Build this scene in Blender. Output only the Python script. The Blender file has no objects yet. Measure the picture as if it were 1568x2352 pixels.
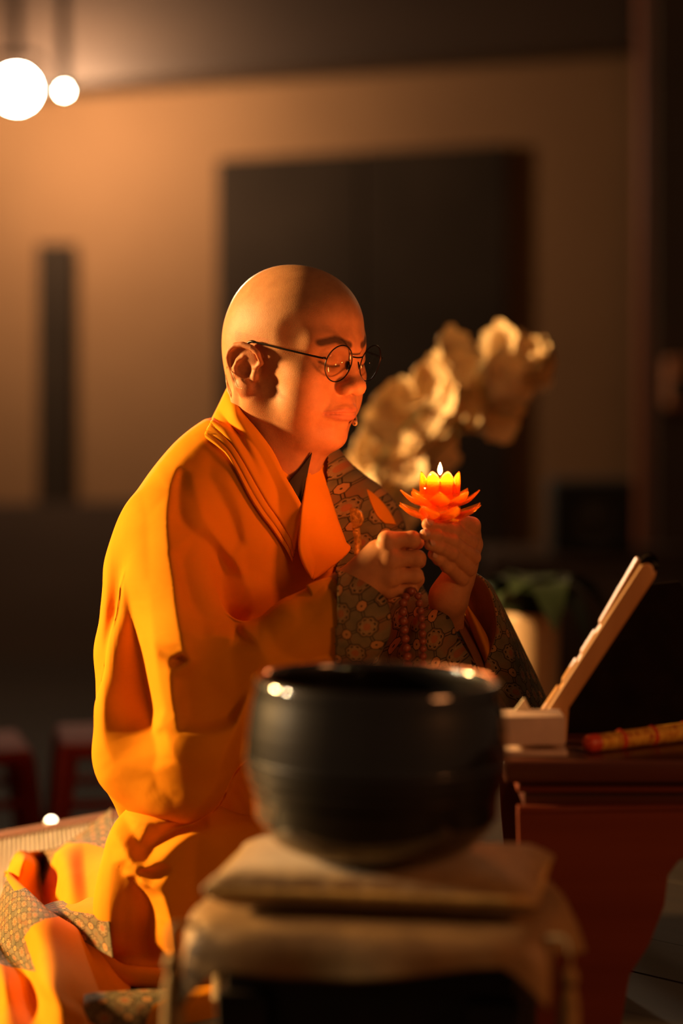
import bpy, bmesh, math, random
import numpy as np
from mathutils import Vector, Matrix

scene = bpy.context.scene
col = scene.collection

# ------------------------------------------------------------------ camera
CAMZ, CAMY, PITCH = 0.77, -3.1, math.radians(4.0)
FPX = 2352 * 85.0 / 36.0                      # focal length in pixels of the 1568 x 2352 frame
cam_data = bpy.data.cameras.new('camera')
cam = bpy.data.objects.new('camera', cam_data)
col.objects.link(cam)
cam.location = (0, CAMY, CAMZ)
cam.rotation_euler = (math.pi / 2 - PITCH, 0, 0)
cam_data.sensor_fit = 'VERTICAL'
cam_data.sensor_width, cam_data.sensor_height, cam_data.lens = 24.0, 36.0, 85.0
cam_data.clip_start, cam_data.clip_end = 0.05, 60
cam_data.dof.use_dof = True
cam_data.dof.focus_distance = 3.02
cam_data.dof.aperture_fstop = 1.65
scene.camera = cam

# ------------------------------------------------------------------ world, exposure, main lamps
vs = scene.view_settings
vs.view_transform = 'Standard'; vs.look = 'None'; vs.gamma = 1.0; vs.use_curve_mapping = False
vs.exposure = 0.0
world = bpy.data.worlds.new('dim_hall'); scene.world = world
world.use_nodes = True
world.node_tree.nodes['Background'].inputs[0].default_value = (1.0, 0.54, 0.28, 1)
world.node_tree.nodes['Background'].inputs[1].default_value = 0.048

def W(px, py, Y):
    """world point on the ray of photo pixel (px, py) at world depth Y"""
    rx, ry = (px - 784.0) / FPX, -(py - 1176.0) / FPX
    s, c = math.sin(PITCH), math.cos(PITCH)
    d = np.array([rx, c + ry * s, -s + ry * c])
    t = (Y - CAMY) / d[1]
    return np.array([0, CAMY, CAMZ]) + d * t

def WZ(px, py, z):
    """world point on the ray of a pixel where it meets the level z"""
    rx, ry = (px - 784.0) / FPX, -(py - 1176.0) / FPX
    s, c = math.sin(PITCH), math.cos(PITCH)
    d = np.array([rx, c + ry * s, -s + ry * c])
    return np.array([0, CAMY, CAMZ]) + d * ((z - CAMZ) / d[2])

def MPX(Y):                                   # metres per pixel at depth Y
    return (Y - CAMY) / FPX

def project(P):                               # world points -> photo pixels
    P = np.asarray(P, dtype=np.float64)
    s, c = math.sin(PITCH), math.cos(PITCH)
    q = P - np.array([0, CAMY, CAMZ])
    dep = q[..., 1] * c - q[..., 2] * s
    up = q[..., 1] * s + q[..., 2] * c
    return 784 + FPX * q[..., 0] / dep, 1176 - FPX * up / dep, dep

def lamp(name, kind, loc, energy, color, target=None, size=0.05, spot=None, blend=0.3):
    d = bpy.data.lights.new(name, kind)
    d.energy, d.color = energy, color
    if kind in ('POINT', 'SPOT'):
        d.shadow_soft_size = size
    if kind == 'SPOT':
        d.spot_size = math.radians(spot); d.spot_blend = blend
    if kind == 'AREA':
        d.size = size
    o = bpy.data.objects.new(name, d); col.objects.link(o)
    o.location = loc
    if target is not None:
        o.rotation_euler = (Vector(target) - Vector(loc)).to_track_quat('-Z', 'Y').to_euler()
    return o

KEY = lamp('stage_spot_light', 'SPOT', (-3.55, 0.66, 1.42), 1900, (1.0, 0.57, 0.20), target=(-0.1, 0, 0.5), size=0.20, spot=52, blend=0.5)
HALL = W(38, 205, 5.2)
BACK = lamp('back_spot_light', 'SPOT', tuple(HALL + np.array([0.0, -0.16, -0.02])), 520, (1.0, 0.80, 0.52), target=(-0.20, 0.1, 0.62), size=0.06, spot=15, blend=0.5)
FRONT_FILL = lamp('front_fill_light', 'POINT', (0.98, -1.38, 0.80), 16, (1.0, 0.34, 0.10), size=0.18)   # added warm fill from the right, out of view, lifts the shaded side
SIDE = lamp('side_spot_light', 'SPOT', (-3.3, -0.66, 1.25), 420, (1.0, 0.70, 0.40), target=(0.0, -0.80, 0.36), size=0.06, spot=9, blend=0.6)
WALL_GLOW = lamp('wall_glow_fill', 'POINT', tuple(W(70, 250, 5.35)), 84, (1.0, 0.66, 0.39), size=0.05)           # added unseen light on the wall, imitates the glow round the lamps
HALL_FILL = lamp('hall_fill_light', 'POINT', (0.98, 2.4, 1.45), 9, (1.0, 0.52, 0.22), size=0.25)  # added fill out of view, brightens the dark back wall

# ------------------------------------------------------------------ object helpers
def tag(o, label=None, cat=None, group=None, kind=None):
    if label: o['label'] = label
    if cat: o['category'] = cat
    if group: o['group'] = group
    if kind: o['kind'] = kind
    return o

def empty(name, loc=(0, 0, 0)):
    o = bpy.data.objects.new(name, None); col.objects.link(o)
    o.location = loc; o.empty_display_size = 0.05
    return o

def link_mesh(name, me, mat=None, parent=None, smooth=True):
    o = bpy.data.objects.new(name, me); col.objects.link(o)
    if mat is not None:
        for m in (mat if isinstance(mat, (list, tuple)) else [mat]):
            me.materials.append(m)
    if smooth:
        me.polygons.foreach_set('use_smooth', np.ones(len(me.polygons), dtype=bool))
    if parent is not None:
        o.parent = parent
        o.matrix_parent_inverse = Matrix.Translation(parent.location).inverted() if parent.type == 'EMPTY' and parent.parent is None else parent_inv(parent)
    return o

def parent_inv(p):
    m = Matrix.Identity(4); chain = []
    while p is not None:
        chain.append(p); p = p.parent
    for q in reversed(chain):
        m = m @ (q.matrix_parent_inverse @ q.matrix_basis if q.parent else q.matrix_basis)
    return m.inverted()

def np_mesh(name, V, F, uv=None):
    """vertices (n,3), faces: (m,4) array of quads or a list of tuples"""
    me = bpy.data.meshes.new(name)
    V = np.asarray(V, dtype=np.float32)
    if isinstance(F, np.ndarray):
        m, k = F.shape
        me.vertices.add(len(V)); me.vertices.foreach_set('co', V.ravel())
        me.loops.add(m * k); me.loops.foreach_set('vertex_index', F.astype(np.int32).ravel())
        me.polygons.add(m); me.polygons.foreach_set('loop_start', np.arange(0, m * k, k, dtype=np.int32))
        me.update(calc_edges=True); me.validate()
    else:
        me.from_pydata([tuple(v) for v in V], [], F); me.update()
    if uv is not None:
        lay = me.uv_layers.new(name='UVMap')
        vi = np.empty(len(me.loops), dtype=np.int32); me.loops.foreach_get('vertex_index', vi)
        lay.data.foreach_set('uv', np.asarray(uv, dtype=np.float32)[vi].ravel())
    return me

def spline(pts, n, closed=False):
    """Catmull-Rom (centripetal-ish) through points of any dimension, n samples"""
    p = np.asarray(pts, dtype=np.float64)
    if closed:
        p = np.vstack([p[-1], p, p[0], p[1]])
    else:
        p = np.vstack([2 * p[0] - p[1], p, 2 * p[-1] - p[-2]])
    m = len(p) - 3
    t = np.linspace(0, m, n, endpoint=not closed)
    i = np.clip(t.astype(int), 0, m - 1); f = (t - i)[:, None]
    a, b, c, d = p[i], p[i + 1], p[i + 2], p[i + 3]
    return 0.5 * ((2 * b) + (c - a) * f + (2 * a - 5 * b + 4 * c - d) * f ** 2 + (3 * b - a - 3 * c + d) * f ** 3)

def grid_faces(nu, nv, wrap_u=False, wrap_v=False, off=0):
    iu = np.arange(nu if wrap_u else nu - 1); iv = np.arange(nv if wrap_v else nv - 1)
    a, b = np.meshgrid(iu, iv, indexing='ij')
    a, b = a.ravel(), b.ravel(); a1, b1 = (a + 1) % nu, (b + 1) % nv
    return np.stack([a * nv + b, a1 * nv + b, a1 * nv + b1, a * nv + b1], axis=1) + off

def tube(path, rad, seg=10, caps=True, flat=None):
    """(V, F) of a tube along path (n,3); rad scalar or per-point; flat = (axis vector, factor)"""
    p = np.asarray(path, dtype=np.float64); n = len(p)
    r = np.full(n, rad) if np.isscalar(rad) else np.asarray(rad, dtype=np.float64)
    t = np.gradient(p, axis=0); t /= np.linalg.norm(t, axis=1)[:, None] + 1e-12
    ref = np.array([0, 0, 1.0]) if abs(t[0, 2]) < 0.9 else np.array([1.0, 0, 0])
    u = np.cross(t[0], ref); u /= np.linalg.norm(u)
    V = []
    for i in range(n):
        u = u - t[i] * np.dot(u, t[i]); u /= np.linalg.norm(u) + 1e-12
        w = np.cross(t[i], u)
        a = np.linspace(0, 2 * np.pi, seg, endpoint=False)
        ring = r[i] * (np.cos(a)[:, None] * u + np.sin(a)[:, None] * w)
        if flat is not None:
            ax = flat[0] / np.linalg.norm(flat[0]); ring = ring - np.outer(ring @ ax, ax) * (1 - flat[1])
        V.append(p[i] + ring)
    V = np.vstack(V)
    F = [tuple(q) for q in grid_faces(n, seg, wrap_v=True)]
    if caps:
        F.append(tuple(range(seg))[::-1]); F.append(tuple(range((n - 1) * seg, n * seg)))
    return V, F

def lathe(profile, seg=48, center=(0, 0, 0)):
    """profile [(r, z)...] around the z axis -> (V, F)"""
    pr = np.asarray(profile, dtype=np.float64)
    a = np.linspace(0, 2 * np.pi, seg, endpoint=False)
    V = np.stack([np.outer(pr[:, 0], np.cos(a)), np.outer(pr[:, 0], np.sin(a)), np.repeat(pr[:, 1][:, None], seg, 1)], axis=2).reshape(-1, 3)
    return V + np.asarray(center), [tuple(q) for q in grid_faces(len(pr), seg, wrap_v=True)]

def join(parts):
    V, F, o = [], [], 0
    for v, f in parts:
        V.append(np.asarray(v, dtype=np.float64)); F += [tuple(int(i) + o for i in q) for q in f]; o += len(v)
    return np.vstack(V), F

def add(name, VF, mat, parent=None, smooth=True, bevel=None, subsurf=0, solid=None):
    me = np_mesh(name, VF[0], VF[1])
    o = link_mesh(name, me, mat, parent, smooth)
    if solid:
        m = o.modifiers.new('thickness', 'SOLIDIFY'); m.thickness = solid; m.offset = 0
    if bevel:
        m = o.modifiers.new('bevel', 'BEVEL'); m.width = bevel; m.segments = 3; m.limit_method = 'ANGLE'; m.angle_limit = math.radians(40)
    if subsurf:
        m = o.modifiers.new('sub', 'SUBSURF'); m.levels = subsurf; m.render_levels = subsurf
    return o

def box(c, s, rz=0.0, taper=1.0):
    x, y, z = np.asarray(s) / 2.0
    V = np.array([[sx * x * (taper if sz > 0 else 1), sy * y * (taper if sz > 0 else 1), sz * z] for sz in (-1, 1) for sy in (-1, 1) for sx in (-1, 1)])
    R = np.array([[math.cos(rz), -math.sin(rz), 0], [math.sin(rz), math.cos(rz), 0], [0, 0, 1]])
    F = [(0, 2, 3, 1), (4, 5, 7, 6), (0, 1, 5, 4), (2, 6, 7, 3), (0, 4, 6, 2), (1, 3, 7, 5)]
    return V @ R.T + np.asarray(c), F

def prism(poly, vec):
    """extrude a 3D polygon along vec"""
    P = np.asarray(poly, dtype=np.float64); n = len(P)
    V = np.vstack([P, P + np.asarray(vec)])
    F = [tuple(range(n))[::-1], tuple(range(n, 2 * n))] + [(i, (i + 1) % n, n + (i + 1) % n, n + i) for i in range(n)]
    return V, F

# ------------------------------------------------------------------ shader helpers
class E:
    """tiny expression builder over Math nodes"""
    def __init__(s, nt, sock): s.nt, s.k = nt, sock
    def _op(s, op, *o):
        n = s.nt.nodes.new('ShaderNodeMath'); n.operation = op
        for i, v in enumerate((s,) + o):
            if isinstance(v, E): s.nt.links.new(v.k, n.inputs[i])
            else: n.inputs[i].default_value = v
        return E(s.nt, n.outputs[0])
    def __add__(s, o): return s._op('ADD', o)
    def __sub__(s, o): return s._op('SUBTRACT', o)
    def __mul__(s, o): return s._op('MULTIPLY', o)
    def __truediv__(s, o): return s._op('DIVIDE', o)
    def lt(s, o): return s._op('LESS_THAN', o)
    def gt(s, o): return s._op('GREATER_THAN', o)
    def abs(s): return s._op('ABSOLUTE')
    def min(s, o): return s._op('MINIMUM', o)
    def max(s, o): return s._op('MAXIMUM', o)
    def f(s, op, *o): return s._op(op, *o)

class Mat:
    def __init__(s, name, base=(0.5, 0.5, 0.5), rough=0.6, **kw):
        s.m = bpy.data.materials.new(name); s.m.use_nodes = True
        s.nt = s.m.node_tree; s.b = s.nt.nodes['Principled BSDF']
        s.b.inputs['Base Color'].default_value = (*base, 1); s.b.inputs['Roughness'].default_value = rough
        for k, v in kw.items():
            s.b.inputs[k.replace('_', ' ')].default_value = v
    def node(s, t, **kw):
        n = s.nt.nodes.new('ShaderNode' + t)
        for k, v in kw.items():
            if k in n.inputs: n.inputs[k].default_value = v
            else: setattr(n, k, v)
        return n
    def link(s, a, b): s.nt.links.new(a, b)
    def coord(s, what='Object', scale=(1, 1, 1)):
        t = s.node('TexCoord'); mp = s.node('Mapping'); mp.inputs['Scale'].default_value = scale
        s.link(t.outputs[what], mp.inputs['Vector']); return mp.outputs['Vector']
    def noise(s, vec, scale, detail=3, rough=0.5):
        n = s.node('TexNoise'); n.inputs['Scale'].default_value = scale; n.inputs['Detail'].default_value = detail; n.inputs['Roughness'].default_value = rough
        s.link(vec, n.inputs['Vector']); return n.outputs['Fac']
    def ramp(s, fac, stops):
        r = s.node('ValToRGB'); e = r.color_ramp.elements
        while len(e) < len(stops): e.new(0.5)
        for el, (p, c) in zip(e, stops): el.position = p; el.color = (*c, 1)
        s.link(fac, r.inputs['Fac']); return r.outputs['Color']
    def mix(s, fac, a, b):
        n = s.node('Mix'); n.data_type = 'RGBA'
        for sock, v in ((n.inputs['Factor'], fac), (n.inputs[6], a), (n.inputs[7], b)):
            if isinstance(v, E): v = v.k
            if isinstance(v, tuple): sock.default_value = (*v, 1)
            elif isinstance(v, (int, float)): sock.default_value = v
            else: s.link(v, sock)
        return n.outputs[2]
    def base(s, sock): s.link(sock, s.b.inputs['Base Color']); return s
    def bump(s, h, strength=0.3, dist=0.001):
        n = s.node('Bump'); n.inputs['Strength'].default_value = strength; n.inputs['Distance'].default_value = dist
        s.link(h.k if isinstance(h, E) else h, n.inputs['Height']); s.link(n.outputs['Normal'], s.b.inputs['Normal']); return s

def plain(name, base, rough=0.6, var=0.15, scale=20, bump=0.0, **kw):
    """a solid with a little tonal mottling"""
    m = Mat(name, base, rough, **kw)
    v = m.coord(); n = m.noise(v, scale)
    lo = tuple(max(0, c * (1 - var)) for c in base); hi = tuple(min(1, c * (1 + var)) for c in base)
    m.base(m.ramp(n, [(0.3, lo), (0.7, hi)]))
    if bump: m.bump(n, bump, 0.002)
    return m.m

def wood(name, dark, light, rough=0.45, axis=0, scale=30, **kw):
    m = Mat(name, dark, rough, **kw)
    sc = [scale] * 3; sc[axis] = scale * 0.06
    v = m.coord('Object', tuple(sc)); n = m.noise(v, 1.0, 5, 0.6)
    m.base(m.ramp(n, [(0.3, dark), (0.7, light)])); m.bump(n, 0.15, 0.001)
    return m.m

# ------------------------------------------------------------------ implicit surfaces
def rotz(a): return np.array([[math.cos(a), -math.sin(a), 0], [math.sin(a), math.cos(a), 0], [0, 0, 1]])
def roty(a): return np.array([[math.cos(a), 0, math.sin(a)], [0, 1, 0], [-math.sin(a), 0, math.cos(a)]])
def rotx(a): return np.array([[1, 0, 0], [0, math.cos(a), -math.sin(a)], [0, math.sin(a), math.cos(a)]])

def ell(P, c, r, R=None):
    q = P - np.asarray(c, dtype=np.float32)
    if R is not None: q = q @ np.asarray(R, dtype=np.float32)
    r = np.asarray(r, dtype=np.float32)
    k0 = np.sqrt(((q / r) ** 2).sum(1)); k1 = np.sqrt(((q / (r * r)) ** 2).sum(1)) + 1e-9
    return k0 * (k0 - 1) / k1

def cap(P, a, b, ra, rb=None):
    a = np.asarray(a, dtype=np.float32); b = np.asarray(b, dtype=np.float32)
    rb = ra if rb is None else rb
    ab = b - a; q = P - a
    t = np.clip((q @ ab) / (ab @ ab + 1e-12), 0, 1)
    return np.sqrt(((q - t[:, None] * ab) ** 2).sum(1)) - (ra + (rb - ra) * t)

def chain(P, pts, rads, k=0.0):
    d = None
    for i in range(len(pts) - 1):
        e = cap(P, pts[i], pts[i + 1], rads[i], rads[i + 1])
        d = e if d is None else (smin(d, e, k) if k else np.minimum(d, e))
    return d

def smin(a, b, k):
    h = np.maximum(k - np.abs(a - b), 0) / k
    return np.minimum(a, b) - h * h * k * 0.25
def smax(a, b, k): return -smin(-a, -b, k)

def mesh_sdf(f, lo, hi, h, slack=2.6):
    """surface nets over a narrow band: (V, F quads)"""
    lo = np.asarray(lo, dtype=np.float64); C = 4
    n = np.ceil((np.asarray(hi) - lo) / (h * C)).astype(int) + 1
    g = np.stack(np.meshgrid(*[np.arange(k) for k in n], indexing='ij'), -1).reshape(-1, 3)
    H = h * C
    d = f(((g + 0.5) * H + lo).astype(np.float32)).astype(np.float32).reshape(n)
    near = np.abs(d) < H * slack * 0.9
    D = np.repeat(np.repeat(np.repeat(d, C, 0), C, 1), C, 2)
    ca = np.argwhere(near)
    o = np.stack(np.meshgrid(*[np.arange(C)] * 3, indexing='ij'), -1).reshape(-1, 3)
    idx = (ca[:, None, :] * C + o[None]).reshape(-1, 3)
    for s in range(0, len(idx), 400000):
        ii = idx[s:s + 400000]
        D[ii[:, 0], ii[:, 1], ii[:, 2]] = f((ii * h + lo).astype(np.float32))
    S = D < 0
    c8 = [S[a:S.shape[0] - 1 + a, b:S.shape[1] - 1 + b, c:S.shape[2] - 1 + c] for a in (0, 1) for b in (0, 1) for c in (0, 1)]
    cnt = sum(x.astype(np.int8) for x in c8)
    act = np.argwhere((cnt > 0) & (cnt < 8))
    ind = np.full(cnt.shape, -1, dtype=np.int32); ind[act[:, 0], act[:, 1], act[:, 2]] = np.arange(len(act))
    off = np.array([[a, b, c] for a in (0, 1) for b in (0, 1) for c in (0, 1)])
    vals = np.stack([D[act[:, 0] + a, act[:, 1] + b, act[:, 2] + c] for a, b, c in off], 1)
    pos = np.zeros((len(act), 3)); num = np.zeros(len(act))
    for i in range(8):
        for j in range(i + 1, 8):
            if np.abs(off[i] - off[j]).sum() != 1: continue
            x = (vals[:, i] < 0) != (vals[:, j] < 0)
            t = vals[x, i] / (vals[x, i] - vals[x, j])
            pos[x] += off[i] + t[:, None] * (off[j] - off[i]); num[x] += 1
    V = (act + pos / num[:, None]) * h + lo
    Q = []
    for ax in range(3):
        b, c = (ax + 1) % 3, (ax + 2) % 3
        sl0 = [slice(None)] * 3; sl1 = [slice(None)] * 3
        sl0[ax] = slice(0, -1); sl1[ax] = slice(1, None)
        x = S[tuple(sl0)] != S[tuple(sl1)]
        e = np.argwhere(x)
        e = e[(e[:, b] > 0) & (e[:, c] > 0) & (e[:, b] < S.shape[b] - 1) & (e[:, c] < S.shape[c] - 1)]
        eb = np.zeros(3, int); eb[b] = 1; ec = np.zeros(3, int); ec[c] = 1
        gi = lambda q: ind[q[:, 0], q[:, 1], q[:, 2]]
        q = np.stack([gi(e - eb - ec), gi(e - ec), gi(e), gi(e - eb)], 1)
        flip = ~S[e[:, 0], e[:, 1], e[:, 2]]
        q[flip] = q[flip][:, ::-1]
        Q.append(q[(q >= 0).all(1)])
    return V, np.vstack(Q)

def trace_many(f, px, py, y0=-0.9, steps=48):
    """first hits of the camera rays of many pixels with an implicit surface; rows of nan where a ray misses"""
    px, py = np.atleast_1d(np.asarray(px, float)), np.atleast_1d(np.asarray(py, float))
    o = np.array([0, CAMY, CAMZ])
    s, c = math.sin(PITCH), math.cos(PITCH)
    rx, ry = (px - 784.0) / FPX, -(py - 1176.0) / FPX
    d = np.stack([rx, c + ry * s, -s + ry * c], 1); d /= np.linalg.norm(d, axis=1)[:, None]
    t = (y0 - CAMY) / d[:, 1]; live = np.arange(len(t)); hit = np.zeros(len(t), bool)
    for _ in range(steps):
        e = f((o + d[live] * t[live, None]).astype(np.float32))
        done = np.abs(e) < 3e-4
        hit[live[done]] = True
        t[live] += np.where(done, 0, e * 0.85)
        live = live[~done & (t[live] < 5)]
        if not len(live): break
    hit[live] |= t[live] < 4
    P = o + d * t[:, None]; P[~hit] = np.nan
    return P

def trace(f, px, py, y0=-0.9):
    P = trace_many(f, px, py, y0)[0]
    return None if np.isnan(P[0]) else P
# ================================================================== shapes of the garments
def blob(P, q):                                 # q: list of (px, py, Y, radius in px)
    return chain(P, [W(a, b, c) for a, b, c, r in q], [r * MPX(c) for a, b, c, r in q], 0.012)

ROT = rotz(math.radians(-38.0))
def robe_torso(P):
    d = ell(P, W(575, 1330, .035), (.122, .190, .225), ROT)
    d = smin(d, blob(P, [(545, 1090, .02, 88), (378, 1222, -.09, 108)]), .05)
    d = smin(d, blob(P, [(650, 1110, .05, 72), (806, 1228, .12, 90)]), .05)
    d = smin(d, ell(P, W(560, 1700, .02), (.155, .20, .22), ROT), .06)
    d = smin(d, blob(P, [(352, 1330, -.07, 112), (340, 1500, -.09, 118), (338, 1720, -.09, 118)]), .04)
    d = smin(d, blob(P, [(806, 1228, .12, 88), (905, 1440, .075, 84), (960, 1580, .02, 84), (1000, 1640, -.03, 80)]), .05)
    d = smin(d, robe_sleeve(P), .022)
    neck = cap(P, W(600, 900, .0), W(598, 1130, .03), .061, .063)
    d = smax(d, -neck, .012)
    d = smax(d, -cap(P, W(640, 1000, -.06), W(690, 1150, -.10), .030, .020), .012)
    return d

def robe_sleeve(P):
    d = blob(P, [(392, 1245, -.125, 95), (385, 1380, -.155, 108), (372, 1500, -.165, 120), (345, 1640, -.16, 125), (342, 1730, -.16, 126), (372, 1782, -.16, 110)])
    d = smin(d, blob(P, [(420, 1470, -.190, 95), (450, 1600, -.20, 105), (450, 1700, -.215, 112), (432, 1790, -.215, 95)]), .05)
    arm = blob(P, [(430, 1520, -.200, 92), (600, 1505, -.208, 76), (690, 1456, -.202, 86), (776, 1428, -.197, 97), (784, 1427, -.195, 97)])
    d = smin(d, arm, .035)
    d = smin(d, blob(P, [(560, 1600, -.20, 90), (640, 1640, -.20, 90)]), .05)
    return d

def robe_upper(P):
    d = robe_torso(P)
    c, n = W(764, 1424, -.198), W(800, 1416, -.188) - W(700, 1448, -.208)
    n = n / np.linalg.norm(n)
    gate = (P - W(690, 1448, -.2).astype(np.float32)) @ n.astype(np.float32)
    far = (P - c.astype(np.float32)) @ n.astype(np.float32)
    near_cuff = cap(P, W(700, 1440, -.2), W(850, 1410, -.19), .085)
    cut = np.maximum(near_cuff, -far)
    d = smax(d, -cut, .004)
    return smax(d, -blob(P, [(730, 1436, -.202, 66), (776, 1420, -.195, 74), (850, 1412, -.185, 78)]), .004)

def robe_skirt(P):
    d = blob(P, [(388, 1970, -.17, 140), (380, 2080, -.19, 158), (392, 2120, -.19, 158)])
    d = smin(d, blob(P, [(400, 1990, -.19, 120), (600, 2000, -.20, 120), (960, 2060, -.24, 120)]), .06)
    d = smin(d, blob(P, [(420, 2130, -.19, 140), (960, 2170, -.23, 120)]), .06)
    d = smin(d, ell(P, W(620, 2060, .05), (.26, .20, .12), ROT), .06)
    return smax(d, 0.012 - P[:, 2], .03)

# ================================================================== the monk's body
YAW, HPITCH = math.radians(-38.0), math.radians(10.0)
HR = rotz(YAW) @ roty(HPITCH)
HC = W(672, 772, 0.0)
def head_pt(x, y, z):                          # head-local millimetres -> world
    return HC + HR @ (np.array([x, y, z]) * 0.001)

EAR2D = [(26, 13), (20, 26), (9.5, 30.5), (-5.7, 31), (-17, 27), (-24, 17.5), (-26, 7.5), (-22.5, -1), (-17, -10), (-10.5, -21), (-3, -28)]
EAR_O = np.array([-9.5, -76.0, -41.0])
EAR_R = rotz(math.radians(9)) @ rotx(math.radians(8)) @ roty(math.radians(6))
def ear(P, side):
    """ear in head-local mm; side -1 is the right ear"""
    Q = P.copy(); Q[:, 1] *= -side
    q = (Q - EAR_O.astype(np.float32)) @ EAR_R.astype(np.float32) * np.array([1.08, 1, 1.07], dtype=np.float32)      # u forward, -v outward, w up
    e = lambda u, w, o: (u, -o, w)
    plate = ell(q, e(-2, 3, 0.5), (24, 3.0, 28.5))
    hel = chain(q, [e(u, w, 4.5 if i > 0 else 1.0) for i, (u, w) in enumerate(EAR2D)], [3.0, 3.6, 3.9, 3.9, 3.7, 3.5, 3.3, 3.1, 3.0, 3.0, 3.4])
    d = smin(plate, hel, 3.0)
    crus = chain(q, [e(26, 13, 2), e(20, 5, 2), e(12, 2, 0)], [2.8, 2.6, 2.0])
    d = smin(d, crus, 3.0)
    anti = chain(q, [e(-2, 14, 3), e(-9, 7, 5), e(-11.5, -3, 5.5), (-7, -5.0, -13), e(0, -15, 5), e(7, -13, 5)], [2.2, 2.8, 3.2, 3.2, 3.0, 3.0])
    d = smin(d, anti, 4.5)
    lobe = ell(q, e(8, -25, 5.0), (12.5, 5.6, 11))
    d = smin(d, lobe, 5)
    d = smin(d, chain(q, [e(-3, -28, 3), e(5, -33, 2.5), e(14, -33, 2), e(20, -27, 1)], [3.4, 3.6, 3.6, 3.4]), 3)
    root = ell(q, e(6, 3, -8), (13, 8, 20))
    d = smin(d, root, 4)
    d = smax(d, -ell(q, e(6, -3, 5.0), (9.0, 6.5, 11)), 4)
    d = smin(d, ell(q, e(20, -7, 2.5), (5, 4.5, 7)), 3)
    return d

def head_f(P):
    L = ((P - HC.astype(np.float32)) @ HR.astype(np.float32)) * 1000.0
    A = L.copy(); A[:, 1] = np.abs(A[:, 1])                            # mirrored half
    d = ell(L, (-4, 0, 8), (90, 74, 82))
    d = smin(d, ell(L, (26, 0, 16), (67, 65, 66)), 22)
    d = smin(d, ell(L, (-42, 0, -18), (48, 60, 54)), 20)
    d = smin(d, ell(L, (40, 0, -34), (56, 62, 62)), 26)
    d = smin(d, ell(L, (42, 0, -86), (46, 52, 40)), 24)
    d = smin(d, cap(A, (4, 52, -76), (66, 27, -114), 21, 17), 18)
    d = smin(d, ell(L, (82, 0, -115), (18, 24, 17)), 18)
    d = smin(d, ell(A, (62, 46, -40), (24, 19, 17)), 18)
    d = smin(d, ell(A, (60, 37, -72), (28, 27, 30)), 20)
    d = smin(d, ell(L, (80, 0, -78), (27, 30, 22)), 16)
    d = smin(d, cap(A, (86, 11, 4), (66, 44, 2), 13.5, 9), 18)
    # eye sockets, lids
    d = smax(d, -ell(A, (109, 30, -15), (18, 18, 12)), 11)
    lid = ell(A, (80, 30.5, -15), (13.5, 14.5, 12.5))
    d = smin(d, lid, 4)
    d = smax(d, -chain(A, [(91.5, 19, -21.5), (94.5, 27, -22.5), (93.0, 35, -22), (87.5, 43, -19)], [0.7, 0.9, 0.9, 0.7]), 1.6)
    d = smin(d, chain(A, [(90, 20, -28), (91, 30, -30), (86, 42, -27)], [3.2, 3.8, 3.0]), 5)
    # nose
    d = smin(d, chain(L, [(93, 0, 0), (98, 0, -18), (105, 0, -34), (111, 0, -43)], [8, 8, 9.5, 11]), 10)
    d = smin(d, ell(L, (113, 0, -45), (11, 12, 10)), 6)
    d = smin(d, ell(A, (104, 13.5, -49), (12, 7, 8.5)), 4.5)
    d = smax(d, -ell(A, (110, 7.5, -57.5), (7, 4, 4.2)), 2)
    d = smax(d, -ell(A, (101, 24.5, -50), (5, 1.8, 7)), 4)
    # nasolabial fold
    d = smax(d, -chain(A, [(102, 24, -56), (98.5, 29, -66), (95, 33.5, -76)], [1.4, 1.4, 1.0]), 6)
    # lips
    d = smin(d, chain(A, [(105.5, 0, -75.5), (104, 10, -75), (98, 21, -78.4), (91.5, 30, -81.8)], [4.6, 5.0, 3.8, 2.2]), 4)
    d = smin(d, chain(A, [(103.5, 0, -85.5), (101.5, 11, -85), (95, 22, -84.2), (90.5, 30, -82.4)], [6.0, 5.8, 4.0, 2.0]), 4)
    d = smax(d, -chain(A, [(109, 0, -80), (107, 11, -79.7), (100, 22, -81), (92.5, 32, -82.8)], [0.9, 0.9, 0.9, 1.0]), 2.2)
    d = smax(d, -ell(L, (107, 0, -96), (8, 20, 4.5)), 7)
    d = smax(d, -ell(L, (113, 0, -66), (5, 3.0, 6)), 4)
    # cheek hollow and temple
    d = smax(d, -ell(A, (68, 79, 10), (24, 14, 26)), 18)
    for s in (-1, 1):
        d = smin(d, ear(L, s), 2.5)
    d = d * 0.001
    neck = cap(P, head_pt(-20, 0, -62), W(585, 1120, 0.03), 0.056, 0.062)
    d = smin(d, neck, 0.034)
    d = smin(d, cap(P, head_pt(38, 0, -88), W(640, 1130, -0.005), 0.034, 0.046), 0.03)
    d = smin(d, cap(P, head_pt(0, -52, -75), W(650, 1130, -0.02), 0.012, 0.013), 0.02)
    return d

def hp(px, py, Y): return W(px, py, Y)
M0 = 0.00053
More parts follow.
